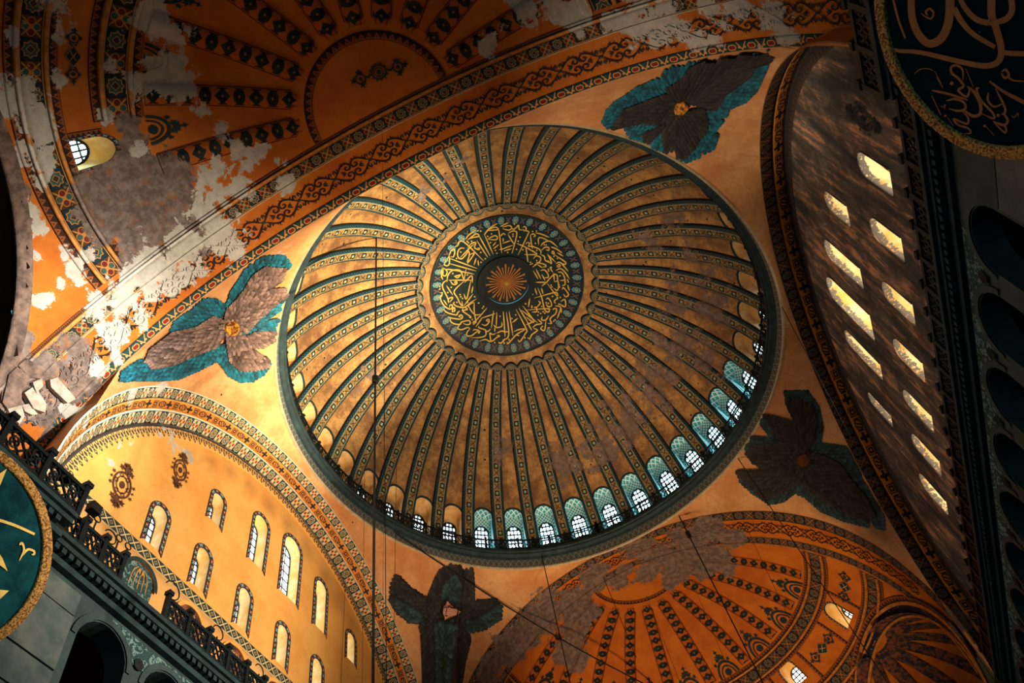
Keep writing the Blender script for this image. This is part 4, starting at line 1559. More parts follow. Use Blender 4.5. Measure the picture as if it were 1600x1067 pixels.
# hooped lamp brackets on the north railings
for rail, x, rad in ((RAIL1, -14.4, 0.16), (RAIL1, -13.6, 0.30), (RAIL1, -13.2, 0.15), (RAIL1, -12.7, 0.15), (RAIL2, -10.0, 0.42), (RAIL2, -7.0, 0.34), (RAIL2, -4.0, 0.30)):
    bag = Bag()
    bag.bar((x, 15.3, 24.6), (x, 15.3, 25.25 if rad < 0.2 else 24.9), 0.05)
    z0 = (25.25 if rad < 0.2 else 24.85) + rad * 0.8
    bag.tube([(x + rad * math.cos(a), 15.3, z0 + rad * math.sin(a)) for a in lin(-PI / 2 + 0.2, 1.5 * PI - 0.2 if rad < 0.2 else PI * 0.9, 14)], 0.03, 5)
    bag.build('lamp_hoop', M['iron'], rail)
fl_ = empty('floodlight', 'small black floodlight clipped to the north-west corner railing', 'floodlight')
Bag().box((-15.2, 14.72, 24.9), (-14.75, 15.05, 25.3)).build('housing', M['cable'], fl_)
Bag().bar((-15.0, 15.03, 23.62), (-15.0, 15.03, 24.95), 0.06).build('bracket', M['iron'], fl_)

# ------------------------------------------------------------------ the calligraphic medallion in the crown
med = empty('calligraphy_medallion', 'round blue-green medallion with a gold Arabic inscription and sunburst at the crown of the dome', 'medallion')
MH = 0.10


def disc_ring(name, r0, r1, mat, h, n=160, m=5, cells=0):
    V, UV = [], []
    for i in range(n + 1):
        ph = 2 * PI * i / n
        for j in range(m):
            r = r0 + (r1 - r0) * j / (m - 1)
            V.append(dome_polar(r, ph, h))
            UV.append((cells * i / n, j / (m - 1)))
    return mesh(name, V, gridfaces(n + 1, m), mat, med, UV)


disc_ring('tile_ring', 4.92, 5.72, M['tile_ring'], MH, 240, 3, 64)
disc_ring('inscription_field', 2.15, 4.94, M['field'], MH + 0.005)
disc_ring('dark_ring', 1.72, 2.24, plain('medallion_grey', rgb(38, 46, 50), 0.2), MH + 0.16)
disc_ring('sun_field', 0.0, 1.75, M['field'], MH + 0.01)
disc_ring('outer_moulding', 5.70, 5.82, M['paint_teal'], MH + 0.08)
raw('med', lambda u, r: dome_polar(r, u, MH + 0.01), lin(0, 2 * PI, 121), lin(0, 6.2, 14))
o = Orn()
for k in range(32):
    a = 2 * PI * k / 32
    l, wd = (1.62, 0.075) if k % 2 == 0 else (1.36, 0.045)
    c, s = math.cos(a), math.sin(a)
    o.poly([(0.2 * c - s * 0.02, 0.2 * s + c * 0.02), (l * c - s * wd, l * s + c * wd), (l * 0.94 * c, l * 0.94 * s), (l * c + s * wd, l * s - c * wd), (0.2 * c + s * 0.02, 0.2 * s - c * 0.02)])
o.place('sunburst', lambda x, y: dome_polar(math.hypot(x, y), math.atan2(y, x), MH + 0.06), plain('sun_gold', rgb(206, 134, 62), 0.2, 4, 0.5, 0.2), med)
V = []
for j, (r, h) in enumerate(((0.26, 0.02), (0.24, 0.2), (0.14, 0.34), (0.0, 0.36))):
    for i in range(17):
        V.append(dome_polar(r, 2 * PI * i / 16, MH + h))
mesh('hub', V, [(j * 17 + i, j * 17 + i + 1, (j + 1) * 17 + i + 1, (j + 1) * 17 + i) for j in range(3) for i in range(16)], M['gold'], med, smooth=True)

TXT = {
    (660, 325): ([[(620, 440), (640, 400), (700, 350), (760, 310)], [(640, 450), (700, 420), (800, 400), (790, 370), (750, 370), (640, 450)], [(625, 460), (665, 500)], [(790, 365), (965, 680)], [(775, 460), (930, 700)],
                  [(500, 520), (520, 480), (570, 470), (660, 540), (870, 750)], [(640, 570), (700, 500), (760, 490), (740, 560), (800, 590), (810, 570), (780, 570)], [(600, 570), (540, 570), (500, 630), (510, 700), (560, 720), (620, 660), (660, 600)],
                  [(540, 700), (740, 500)], [(640, 590), (670, 650), (640, 780), (740, 640), (660, 670)], [(380, 680), (400, 620), (440, 580), (460, 620), (440, 690), (400, 690)], [(460, 550), (500, 530), (520, 490)], [(375, 710), (780, 860)], [(390, 790), (765, 895)],
                  [(330, 870), (440, 880), (740, 940)], [(340, 740), (380, 690), (380, 790), (350, 820), (310, 800), (340, 740)], [(300, 850), (350, 900), (330, 960), (290, 950), (300, 850)], [(280, 850), (270, 960), (290, 1020)], [(350, 1050), (360, 960), (420, 890), (520, 880), (560, 930), (590, 1010), (620, 870)],
                  [(450, 970), (500, 960), (540, 950), (500, 990), (450, 970)], [(370, 1025), (720, 1025)], [(600, 1060), (700, 960), (710, 1060)], [(880, 380), (900, 350), (960, 280), (1070, 215)], [(925, 320), (1020, 310), (1080, 300), (1050, 270), (990, 280), (925, 320)], [(885, 380), (1010, 660)],
                  [(1085, 300), (1100, 400), (1130, 640)], [(930, 440), (1040, 450), (1070, 420), (1040, 390), (980, 410), (930, 440)], [(1110, 260), (1186, 225)], [(1110, 400), (1150, 360), (1186, 380)], [(1090, 590), (1186, 570)], [(1000, 540), (1050, 480)], [(1010, 580), (1090, 515)], [(735, 810), (765, 710)], [(790, 740), (800, 820)]],
                 [(790, 320), (830, 325), (580, 435), (985, 365), (930, 400), (545, 625), (830, 630), (835, 770), (895, 720), (485, 715), (1150, 440), (1150, 465), (970, 490), (1040, 600), (1060, 640), (700, 470), (430, 930), (640, 950)]),
    (785, 325): ([[(0, 240), (90, 205)], [(0, 290), (90, 310), (130, 280), (100, 245), (0, 270)], [(130, 280), (160, 300), (200, 270), (230, 240), (240, 300), (300, 310)], [(290, 270), (320, 260), (340, 290), (310, 320), (290, 290)], [(300, 315), (370, 330), (360, 380), (220, 670)],
                  [(80, 360), (140, 325), (200, 335), (200, 400), (170, 520), (135, 645)], [(80, 370), (120, 440), (170, 520)], [(0, 580), (150, 525)], [(0, 500), (120, 460)], [(20, 610), (130, 575)], [(200, 500), (300, 540), (480, 640), (460, 660), (310, 660)], [(330, 520), (350, 490), (390, 500), (370, 540), (430, 545), (520, 580), (550, 620), (540, 660)],
                  [(330, 540), (350, 660), (365, 770)], [(400, 380), (410, 480), (430, 580)], [(400, 380), (440, 365), (470, 390), (440, 410)], [(470, 350), (560, 370), (670, 415)], [(515, 520), (515, 430), (560, 420), (660, 465)], [(545, 540), (590, 490), (680, 470), (790, 555)], [(560, 600), (600, 560), (660, 560), (660, 600), (620, 590)],
                  [(690, 550), (770, 580), (855, 640)], [(640, 650), (680, 720), (700, 790), (640, 740)], [(640, 655), (760, 770)], [(700, 640), (720, 610), (740, 650), (700, 640)], [(740, 660), (900, 770), (880, 800), (820, 770)], [(780, 630), (870, 685)], [(550, 660), (600, 690), (610, 740), (680, 780)], [(440, 720), (480, 680), (540, 700), (540, 750), (480, 800), (430, 840)],
                  [(480, 770), (600, 800), (620, 830), (570, 840)], [(760, 790), (820, 770), (880, 830), (940, 900)], [(770, 830), (810, 800), (820, 830), (780, 840)], [(670, 850), (700, 840), (690, 870), (720, 910)], [(540, 890), (600, 880), (650, 940), (650, 985), (600, 990)], [(760, 890), (830, 860), (900, 920), (955, 1010)], [(790, 910), (850, 920), (890, 1000), (890, 1065)],
                  [(620, 1060), (730, 950), (780, 960), (790, 1060)], [(730, 920), (740, 1040)], [(470, 1055), (640, 1055)], [(440, 890), (510, 1010)], [(480, 870), (550, 1010)], [(560, 940), (610, 1030)], [(500, 800), (570, 850)]],
                 [(170, 225), (150, 370), (150, 400), (250, 410), (225, 470), (470, 500), (600, 520), (625, 525), (490, 600), (735, 685), (785, 715), (400, 770), (425, 790), (400, 800), (490, 745), (655, 870), (660, 895), (820, 965), (930, 1025), (940, 1050), (75, 630), (200, 585), (290, 590), (430, 330), (485, 325), (12, 440)]),
    (660, 437): ([[(350, 0), (290, 50), (290, 120), (350, 240), (380, 320)], [(340, 80), (430, 215)], [(370, 330), (370, 270), (430, 250), (390, 320)], [(250, 190), (280, 180), (270, 230), (250, 240), (265, 300), (310, 370), (380, 415), (420, 400), (420, 360), (390, 360), (385, 400)], [(300, 285), (350, 360)], [(295, 420), (360, 470), (480, 500), (500, 470), (530, 440)],
                  [(420, 460), (460, 440), (450, 390), (430, 420), (420, 460)], [(360, 525), (440, 550), (540, 560), (570, 530), (550, 500), (520, 520), (560, 540)], [(400, 540), (400, 590), (450, 625), (530, 635), (560, 600), (660, 580), (680, 620), (640, 640), (580, 620)], [(530, 640), (500, 690), (560, 710), (640, 680), (680, 695)], [(680, 695), (640, 740), (630, 790), (690, 800), (760, 750), (800, 720), (740, 710), (720, 730)],
                  [(690, 825), (830, 820), (900, 790), (900, 720), (860, 700), (800, 680), (810, 660)], [(790, 760), (820, 730), (800, 770)], [(390, 0), (430, 60), (480, 60), (490, 30), (460, 30), (480, 70)], [(600, 10), (480, 120), (450, 180), (500, 260), (530, 330), (570, 370), (560, 300)], [(460, 310), (440, 340), (500, 380), (600, 390), (680, 330), (770, 270)], [(590, 200), (630, 270), (690, 0)], [(590, 370), (720, 200)], [(700, 190), (720, 90)],
                  [(580, 400), (570, 440), (620, 480), (680, 520), (690, 540), (660, 530)], [(600, 390), (640, 420), (560, 440)], [(660, 380), (700, 450), (760, 500), (830, 490)], [(735, 320), (740, 480), (770, 610)], [(650, 390), (670, 350), (730, 320)], [(710, 620), (770, 570), (920, 400)], [(760, 670), (860, 530)], [(720, 640), (760, 600), (720, 590)], [(830, 550), (1040, 480)], [(840, 630), (900, 650), (950, 600), (940, 560), (910, 580), (960, 600)],
                  [(1015, 440), (980, 690)], [(1060, 460), (1050, 680)], [(1010, 640), (1060, 680), (1130, 660), (1130, 600)], [(1150, 450), (1180, 800)], [(970, 700), (940, 730), (890, 740)], [(810, 875), (900, 850), (970, 880), (960, 760), (1000, 780), (1050, 760)], [(940, 880), (1000, 870), (1060, 820), (1100, 800), (1060, 790)], [(1060, 760), (1130, 730), (1180, 740)], [(1080, 890), (1120, 900), (1186, 840)], [(1030, 680), (1030, 740)]],
                 [(245, 95), (245, 130), (360, 180), (410, 105), (535, 210), (545, 240), (570, 265), (490, 320), (745, 240), (800, 330), (870, 380), (855, 405), (710, 565), (1030, 895), (1165, 900), (1105, 520), (640, 320)]),
    (785, 437): ([[(470, 35), (640, 35)], [(560, 90), (660, 10)], [(640, 50), (760, 210), (790, 220), (770, 180), (700, 190), (450, 260)], [(740, 30), (790, 20), (800, 100), (780, 150), (730, 120)], [(820, 10), (890, 10), (890, 70), (850, 80)], [(850, 140), (870, 110), (930, 180), (940, 220), (900, 240), (870, 200)], [(930, 70), (955, 155)], [(830, 310), (890, 280), (900, 380), (840, 360), (880, 390)],
                  [(505, 115), (560, 250), (600, 420), (650, 460), (670, 430), (640, 410), (350, 430)], [(620, 280), (650, 260), (690, 310), (700, 370), (650, 380), (620, 340)], [(760, 340), (740, 300), (790, 260), (770, 250)], [(750, 370), (830, 390), (800, 500), (780, 550)], [(840, 400), (840, 470)], [(490, 390), (540, 330), (510, 300)], [(450, 400), (480, 390), (490, 450), (420, 460)],
                  [(720, 420), (770, 410), (760, 480), (700, 530), (680, 570), (700, 620), (650, 620)], [(720, 430), (740, 400)], [(570, 520), (560, 570), (620, 570), (660, 510)], [(620, 580), (600, 720), (550, 700), (560, 670)], [(460, 110), (495, 215)], [(555, 115), (580, 200)], [(390, 260), (370, 390)], [(290, 370), (440, 570), (430, 600), (340, 530)], [(235, 400), (370, 620)], [(195, 420), (340, 700), (330, 760), (250, 880), (220, 850)],
                  [(270, 430), (500, 610)], [(350, 600), (420, 720)], [(340, 640), (440, 600)], [(430, 680), (480, 640), (560, 620), (500, 560)], [(440, 690), (500, 720), (420, 780), (390, 840), (360, 820)], [(95, 450), (150, 800)], [(55, 460), (90, 790), (0, 860)], [(15, 460), (35, 810)], [(0, 740), (90, 740)], [(160, 740), (230, 710), (310, 700), (300, 720), (200, 780), (80, 910), (65, 880)], [(200, 780), (240, 800)], [(140, 610), (220, 545)], [(680, 680), (640, 690)]],
                 [(430, 205), (330, 340), (420, 375), (420, 395), (560, 380), (515, 460), (545, 480), (580, 455), (605, 475), (505, 505), (570, 665), (695, 75), (705, 100), (805, 75), (815, 100), (825, 250), (715, 235), (625, 325), (655, 335), (805, 345), (825, 350), (730, 590), (750, 570), (95, 855), (25, 905), (190, 500), (135, 550), (320, 825)]),
}
o = Orn()
for (ox, oy), (strokes, dots) in TXT.items():
    z = 9.123
    for st in strokes:
        o.stroke([(ox + x / z, oy + y / z) for x, y in st], 2.0, n=4)
    for x, y in dots:
        o.star(ox + x / z, oy + y / z, 1.5, 1.1, 4)


def on(key, off):
    def f(x, y):
        p = cast(key, x, y, off)
        return None if p is None else tuple(p)
    return f


o.place('inscription', on('med', 0.03), M['gold_bright'], med)

# ------------------------------------------------------------------ the two hanging roundels
def roundel(label, c, r, tilt, sgn, field, strokes, polys, lmat, dots=()):
    o = empty('calligraphy_roundel', label, 'roundel')
    n = np.array((0, -sgn * math.cos(tilt), -math.sin(tilt)))
    e1 = np.array((1.0, 0, 0))
    e2 = np.cross(n, e1)
    c = np.array(c)
    P = lambda a, q, h: tuple(c + e1 * q * math.cos(a) + e2 * q * math.sin(a) + n * h)
    N = 96
    V = [P(2 * PI * i / N, q, h) for q, h in ((r, -0.25), (r, 0.03), (0.02, 0.03)) for i in range(N)]
    F = [(j * N + i, j * N + (i + 1) % N, (j + 1) * N + (i + 1) % N, (j + 1) * N + i) for j in range(2) for i in range(N)]
    mesh('panel', V, F, field, o)
    k = 'round' + str(sgn)
    BVH[k] = BVHTree.FromPolygons([Vector(P(2 * PI * i / N, r, 0.04)) for i in range(N)], [tuple(range(N))])
    prof = [(r - 0.30, 0.02), (r - 0.29, 0.10), (r - 0.24, 0.13), (r - 0.20, 0.11), (r - 0.12, 0.19), (r - 0.05, 0.12), (r, 0.15), (r + 0.02, 0.0), (r + 0.02, -0.3)]
    V = [P(2 * PI * i / N, q, h) for i in range(N) for q, h in prof]
    mesh('gilt_frame', V, gridfaces(N, len(prof), closed=True), M['frame'], o, smooth=True)
    rn = Orn()
    for pts, w0, w1, tp in strokes:
        rn.stroke(pts, w0, w1, taper=tp)
    for p in polys:
        rn.poly(p)
    for x, y, q in dots:
        rn.star(x, y, q, q * 0.72, 4)
    rn.place('calligraphy', on(k, 0.03), lmat, o)
    return o


z5 = lambda L: [(1330 + x / 5.926, y / 5.926) for x, y in L]
z6 = lambda L: [(1330 + x / 5.926, 120 + y / 5.926) for x, y in L]
z7 = lambda L: [(x / 2.907, 700 + y / 2.907) for x, y in L]
ST = [(z5([(565, -60), (565, 50), (575, 160), (620, 290), (700, 385), (770, 395), (850, 340), (905, 220), (925, 60), (920, -60)]), 11, 14, False),
      (z5([(400, 455), (470, 468), (560, 470), (700, 490), (950, 550), (1200, 600), (1330, 590), (1390, 530), (1395, 420), (1350, 250), (1310, 130), (1310, -40)]), 5, 13, False),
      (z5([(960, 70), (1030, 190), (1140, 310), (1340, 430)]), 10, 7, False), (z5([(1000, -60), (1060, 60), (1150, 160), (1250, 200), (1350, 195)]), 8, 10, False),
      (z5([(1360, 200), (1450, 165), (1500, 90), (1490, -40)]), 9, 10, False), (z5([(1420, 480), (1500, 488), (1620, 492)]), 8, 8, False), (z5([(395, -20), (450, 190), (510, 350)]), 4, 3, False),
      (z5([(655, 115), (700, 150), (750, 165), (772, 115), (735, 75), (700, 105), (718, 140)]), 2, 4, True),
      (z5([(590, 680), (650, 635), (720, 630), (770, 650)]), 1.6, 1.6, True), (z5([(780, 650), (860, 810)]), 1.6, 1.2, True), (z5([(1045, 735), (1040, 640), (985, 600), (935, 615), (940, 670), (1000, 720), (1050, 790), (1000, 830), (1075, 890), (1105, 830), (1085, 795)]), 4, 4, True),
      (z6([(1085, 80), (1150, 140), (1205, 250), (1200, 340), (1130, 355), (1050, 300)]), 5, 5, True), (z6([(755, 120), (900, 150), (1090, 210)]), 4, 3.5, True), (z6([(890, 215), (970, 200), (1050, 230), (1065, 290), (1000, 310), (915, 290)]), 4, 3.5, True),
      (z6([(1040, 315), (1090, 370), (1080, 430), (960, 385), (1000, 440), (1090, 470), (1115, 515), (1040, 520)]), 3.6, 3, True), (z6([(1200, 95), (1170, 110), (1210, 210), (1320, 330), (1325, 380), (1220, 335)]), 4.5, 3, True),
      (z6([(1280, 140), (1275, 210), (1330, 270), (1410, 245)]), 4, 3, True), (z6([(1345, 100), (1430, 270), (1430, 330), (1400, 340)]), 3.5, 4, True), (z6([(1290, 35), (1420, 130), (1640, 245)]), 3, 7, False),
      (z6([(1320, 405), (1420, 440), (1460, 400), (1420, 330)]), 4, 4, True), (z6([(1330, 415), (1430, 510), (1440, 460), (1390, 430)]), 3, 3, True), (z6([(755, 170), (840, 350)]), 1.6, 1.4, False), (z6([(900, 370), (955, 450)]), 1, 0.8, False), (z6([(1250, 445), (1335, 540)]), 1, 0.8, False),
      (z6([(800, 0), (860, 100)]), 1.3, 1.2, False), (z5([(1070, 630), (1140, 800)]), 1.4, 1.0, False), (z5([(1400, 660), (1440, 640), (1470, 690), (1430, 715), (1400, 670)]), 4, 4, True), (z5([(1460, 690), (1500, 735), (1620, 748)]), 3, 2.4, True),
      (z6([(835, 260), (860, 275), (880, 250), (870, 300)]), 1.6, 1.4, True), (z6([(1490, 350), (1520, 370), (1550, 330), (1560, 370)]), 1.6, 1.4, True)]
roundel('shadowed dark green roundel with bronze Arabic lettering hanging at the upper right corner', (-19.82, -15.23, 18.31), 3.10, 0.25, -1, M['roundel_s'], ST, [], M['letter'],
        [(1330 + 940 / 5.926, 120 + 55 / 5.926, 3.6), (1330 + 1370 / 5.926, 120 + 350 / 5.926, 3.4), (1330 + 880 / 5.926, 120 + 355 / 5.926, 2.6), (1330 + 1245 / 5.926, 120 + 450 / 5.926, 2.8)])
roundel('brightly gilt framed teal roundel with gold lettering at the lower left corner', (-19.15, 14.66, 19.47), 3.26, 0.30, 1, M['roundel'],
        [(z7([(-40, 318), (60, 350), (155, 392)]), 5, 4, False), (z7([(85, 440), (98, 434), (106, 465), (85, 512)]), 4.5, 2.5, True), (z7([(98, 490), (122, 462), (150, 468), (152, 482), (140, 484)]), 4, 3, True)],
        [z7([(-40, 140), (28, 95), (0, 165), (-40, 240)]), z7([(-40, 430), (8, 500), (32, 560), (0, 535), (-40, 520)]), z7([(-40, 640), (38, 648), (0, 684), (-40, 700)])], M['gold_bright'])

# ------------------------------------------------------------------ the four winged figures in the pendentives
TEAL, BROWN = rgb(22, 118, 142)[:3], rgb(104, 84, 78)[:3]


def in_poly(x, y, P):
    c = False
    for (x0, y0), (x1, y1) in zip(P, P[1:] + P[:1]):
        if (y0 > y) != (y1 > y) and x < (x1 - x0) * (y - y0) / (y1 - y0) + x0:
            c = not c
    return c


def seraph(label, off, z, centre, layers, face_r, face_mat, step=7.2, flow=None, dark=1.0):
    root = empty('seraph_mosaic', label, 'mosaic')
    T = lambda p: (off[0] + p[0] / z, off[1] + p[1] / z)
    cx, cy = T(centre)
    rr = random.Random(int(cx))
    for li, (kind, P) in enumerate(layers):
        P = [T(p) for p in P]
        base = {'t': TEAL, 'b': rgb(138, 112, 104)[:3], 'd': rgb(50, 48, 50)[:3], 'g': rgb(50, 82, 86)[:3], 'k': rgb(58, 50, 48)[:3]}[kind]
        base = tuple(x * dark for x in base)
        L = 14 if kind in 'tg' else 17
        xs, ys = [p[0] for p in P], [p[1] for p in P]
        V, F, COL = [], [], []
        # ground of the wing under its feathers
        fill = []
        y = min(ys)
        items = []
        row = 0
        while y < max(ys):
            x = min(xs) + (row % 2) * step * 0.5
            while x < max(xs):
                if in_poly(x, y, P):
                    items.append((x + rr.uniform(-0.8, 0.8), y + rr.uniform(-0.8, 0.8)))
                x += step
            y += step * 0.85
            row += 1
        # an edge of feathers along the outline
        for (x0, y0), (x1, y1) in zip(P, P[1:] + P[:1]):
            n = int(math.hypot(x1 - x0, y1 - y0) / (step * 0.75))
            for k in range(n):
                items.append((x0 + (x1 - x0) * k / n, y0 + (y1 - y0) * k / n))
        mx, my = sum(xs) / len(xs), sum(ys) / len(ys)
        items.sort(key=lambda p: -math.hypot(p[0] - cx, p[1] - cy))
        for q, (x, y) in enumerate(items):
            dx, dy = (x - cx), (y - cy)
            if flow:
                dx, dy = flow(x, y, dx, dy)
            d = math.hypot(dx, dy) + 1e-6
            dx, dy = dx / d, dy / d
            a = rr.uniform(-0.12, 0.12)
            dx, dy = dx * math.cos(a) - dy * math.sin(a), dx * math.sin(a) + dy * math.cos(a)
            ln = min(L, 0.35 * d + 5) * rr.uniform(0.8, 1.1)
            wd = step * 0.50
            h = 0.03 + 0.04 * q / len(items) + 0.014 * li
            sh = rr.uniform(0.45, 1.5)
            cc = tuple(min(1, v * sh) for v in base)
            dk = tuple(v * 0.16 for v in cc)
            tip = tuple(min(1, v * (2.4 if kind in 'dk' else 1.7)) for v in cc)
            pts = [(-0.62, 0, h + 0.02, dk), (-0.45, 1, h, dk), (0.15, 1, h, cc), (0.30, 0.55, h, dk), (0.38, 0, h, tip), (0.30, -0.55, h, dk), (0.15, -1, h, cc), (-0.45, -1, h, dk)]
            n0 = len(V)
            ok = True
            vs = []
            for t, s, hh, cl in pts + [(0.0, 0, h + 0.035, cc)]:
                p = cast('pend', x + dx * t * ln - dy * s * wd, y + dy * t * ln + dx * s * wd, hh)
                if p is None:
                    ok = False
                    break
                vs.append((tuple(p), cl))
            if not ok:
                continue
            V += [v[0] for v in vs]
            COL += [v[1] for v in vs]
            F += [(n0 + 8, n0 + k, n0 + (k + 1) % 8) for k in range(8)]
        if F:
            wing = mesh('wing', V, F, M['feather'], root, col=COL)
            setp(wing, {'t': 'teal edged wing feathers', 'b': 'brown wing feathers', 'd': 'dark wing feathers', 'g': 'grey-green wing feathers', 'k': 'dark brown wing feathers'}[kind])
    if face_r:
        o = Orn()
        fx, fy = face_r
        c, s = math.cos(-0.35), math.sin(-0.35)
        n0, N = 0, 20
        V, F = [], []
        for q, h in ((1.0, 0.12), (0.9, 0.28), (0.72, 0.31), (0.35, 0.34)):
            for k in range(N):
                a = 2 * PI * k / N
                wob = 1 + 0.06 * math.sin(5 * a)
                x, y = fx * q * math.cos(a) * wob / z, fy * q * math.sin(a) * wob / z
                p = cast('pend', cx + x * c - y * s, cy + x * s + y * c, h + (0.03 * math.sin(7 * a) if q < 0.9 else 0))
                V.append(tuple(p))
        for j in range(3):
            F += [(j * N + k, j * N + (k + 1) % N, (j + 1) * N + (k + 1) % N, (j + 1) * N + k) for k in range(N)]
        F.append(tuple(3 * N + k for k in range(N)))
        m_ = mesh('face_cover', V, F, face_mat, root)
    return root


b = MB('star_mask_gold')
n = b.noise(3.2, 5, 0.75)
c = b.mix(n.ss(0.4, 0.6), rgb(112, 60, 18), rgb(238, 170, 66))
M['mask'] = b.out(c, 0.35, 0.4, bump=n, strength=0.8)
SW = [('t', [(110, 600), (70, 690), (110, 735), (160, 700), (270, 590), (440, 500), (600, 440), (560, 330), (480, 360), (340, 420), (250, 490), (160, 540)]), ('t', [(570, 300), (575, 380), (720, 330), (800, 240), (920, 190), (880, 170), (700, 200), (600, 240)]),
      ('t', [(1190, 110), (1440, 100), (1400, 130), (1200, 140)]), ('t', [(1000, 540), (900, 580), (930, 660), (1000, 600), (1090, 630), (1100, 570), (1250, 510), (1340, 420), (1420, 240), (1440, 190), (1300, 210), (1280, 290), (1180, 380), (1080, 440)]),
      ('t', [(930, 640), (900, 760), (850, 850), (760, 950), (690, 980), (760, 1010), (860, 970), (880, 890), (910, 935), (980, 900), (1010, 800), (990, 750), (1050, 680), (1040, 640), (1000, 610)]), ('t', [(470, 800), (490, 890), (580, 920), (600, 880), (560, 740), (500, 760)]),
      ('t', [(260, 740), (300, 810), (420, 835), (410, 770), (490, 720), (400, 700), (300, 710)]), ('k', [(160, 730), (250, 590), (450, 510), (620, 450), (720, 520), (660, 620), (560, 710), (420, 700), (260, 700)]),
      ('k', [(610, 410), (620, 460), (740, 500), (820, 500), (1000, 560), (1080, 440), (1280, 300), (1310, 210), (1470, 160), (1400, 100), (1180, 110), (930, 170), (790, 240), (720, 330)]), ('k', [(570, 720), (580, 830), (600, 920), (640, 900), (660, 850), (700, 960), (760, 960), (840, 850), (900, 760), (930, 680), (900, 580), (800, 600), (680, 620)]),
      ('k', [(490, 750), (420, 770), (420, 830), (450, 840), (560, 720)])]
seraph('winged mosaic with teal tipped dark feathers round a gold star on the tan south-west pendentive', (930, 60), 5.333, (725, 550), SW, (74, 56), M['mask'])
NW = [('t', [(870, 420), (900, 330), (960, 240), (1040, 110), (1160, 60), (1310, 60), (1350, 120), (1300, 140), (1150, 140), (1060, 200), (1000, 290), (930, 380)]), ('t', [(860, 440), (780, 390), (690, 390), (600, 470), (470, 560), (440, 620), (560, 600), (720, 530)]),
      ('t', [(50, 1010), (60, 950), (180, 870), (270, 920), (420, 880), (640, 790), (780, 750), (790, 840), (640, 920), (480, 990), (300, 1000), (130, 1000)]), ('t', [(790, 760), (850, 760), (870, 850), (960, 920), (1080, 920), (1190, 880), (1140, 960), (1060, 1005), (960, 1005), (880, 960), (800, 850)]),
      ('t', [(980, 640), (1100, 540), (1200, 450), (1320, 365), (1290, 440), (1180, 520), (1090, 590), (1010, 660)]), ('t', [(1110, 580), (1250, 545), (1270, 590), (1250, 630), (1130, 620)]),
      ('b', [(240, 870), (280, 760), (440, 640), (620, 600), (760, 520), (840, 560), (820, 640), (760, 740), (620, 790), (420, 880), (290, 900)]), ('b', [(840, 540), (860, 460), (930, 390), (1000, 300), (1060, 200), (1150, 140), (1300, 150), (1280, 220), (1160, 290), (1090, 370), (1040, 440), (960, 550)]),
      ('b', [(960, 600), (980, 520), (1080, 400), (1200, 310), (1330, 305), (1310, 350), (1200, 430), (1110, 510), (1000, 620)]), ('b', [(1000, 680), (1120, 640), (1250, 640), (1240, 680), (1120, 740), (1030, 740)]),
      ('b', [(850, 650), (950, 640), (1000, 690), (1040, 770), (1170, 850), (1170, 890), (1060, 910), (950, 910), (880, 840), (860, 740)])]
seraph('winged mosaic with bright teal and pale brown feathers on the pale north-west pendentive', (180, 390), 4.963, (885, 605), NW, (60, 46), M['mask'])
SE = [('g', [(390, 60), (540, 60), (610, 160), (640, 300), (620, 420), (580, 460), (570, 380), (600, 260), (560, 150), (470, 130), (440, 200)]), ('g', [(580, 460), (650, 420), (800, 440), (900, 620), (1060, 840), (1070, 1000), (1030, 990), (940, 780), (830, 660), (760, 560), (640, 500)]),
      ('g', [(490, 680), (540, 700), (640, 790), (770, 860), (960, 890), (960, 980), (800, 940), (640, 870), (540, 780), (460, 740)]), ('g', [(60, 610), (140, 680), (250, 780), (380, 740), (470, 670), (480, 720), (380, 800), (280, 820), (160, 740), (80, 670)]), ('g', [(110, 450), (160, 370), (460, 390), (460, 420), (200, 430), (150, 480)]),
      ('g', [(230, 220), (290, 260), (360, 370), (300, 370), (230, 280)]), ('k', [(400, 110), (470, 130), (560, 150), (600, 260), (570, 400), (520, 470), (470, 440), (460, 240)]), ('k', [(250, 220), (340, 240), (460, 280), (470, 380), (360, 370), (290, 270)]),
      ('k', [(130, 480), (200, 430), (460, 420), (500, 460), (470, 500), (340, 590), (250, 580), (180, 540)]), ('k', [(70, 610), (260, 610), (340, 600), (460, 540), (500, 600), (480, 670), (380, 730), (250, 780), (140, 690)]), ('k', [(560, 480), (640, 500), (760, 560), (830, 660), (940, 780), (1000, 900), (960, 930), (770, 850), (640, 780), (530, 680), (500, 600)])]
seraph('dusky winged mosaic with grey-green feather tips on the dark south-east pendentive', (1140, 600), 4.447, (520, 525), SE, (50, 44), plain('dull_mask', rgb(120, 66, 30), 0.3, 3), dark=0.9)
NE = [('d', [(145, 250), (110, 340), (110, 440), (170, 530), (250, 590), (330, 600), (420, 520), (430, 430), (340, 410), (230, 340)]), ('d', [(720, 480), (800, 440), (900, 430), (940, 480), (930, 570), (820, 640), (700, 670), (680, 600)]),
      ('d', [(440, 470), (500, 560), (540, 600), (600, 570), (690, 520), (690, 650), (700, 740), (660, 900), (630, 1100), (360, 1100), (345, 700), (330, 600)]), ('d', [(480, 220), (560, 180), (580, 90), (640, 130), (720, 200), (730, 300), (730, 480), (680, 520), (600, 480), (550, 440), (480, 480), (430, 420), (400, 400), (440, 300)]),
      ('g', [(130, 430), (170, 520), (250, 590), (330, 590), (300, 540), (200, 470)]), ('g', [(690, 600), (700, 670), (820, 640), (930, 570), (930, 480), (860, 540), (760, 600)]), ('g', [(445, 630), (500, 620), (590, 650), (560, 800), (530, 1100), (460, 1100), (460, 800)]), ('g', [(520, 330), (590, 260), (620, 320), (615, 430), (560, 420), (500, 400)])]


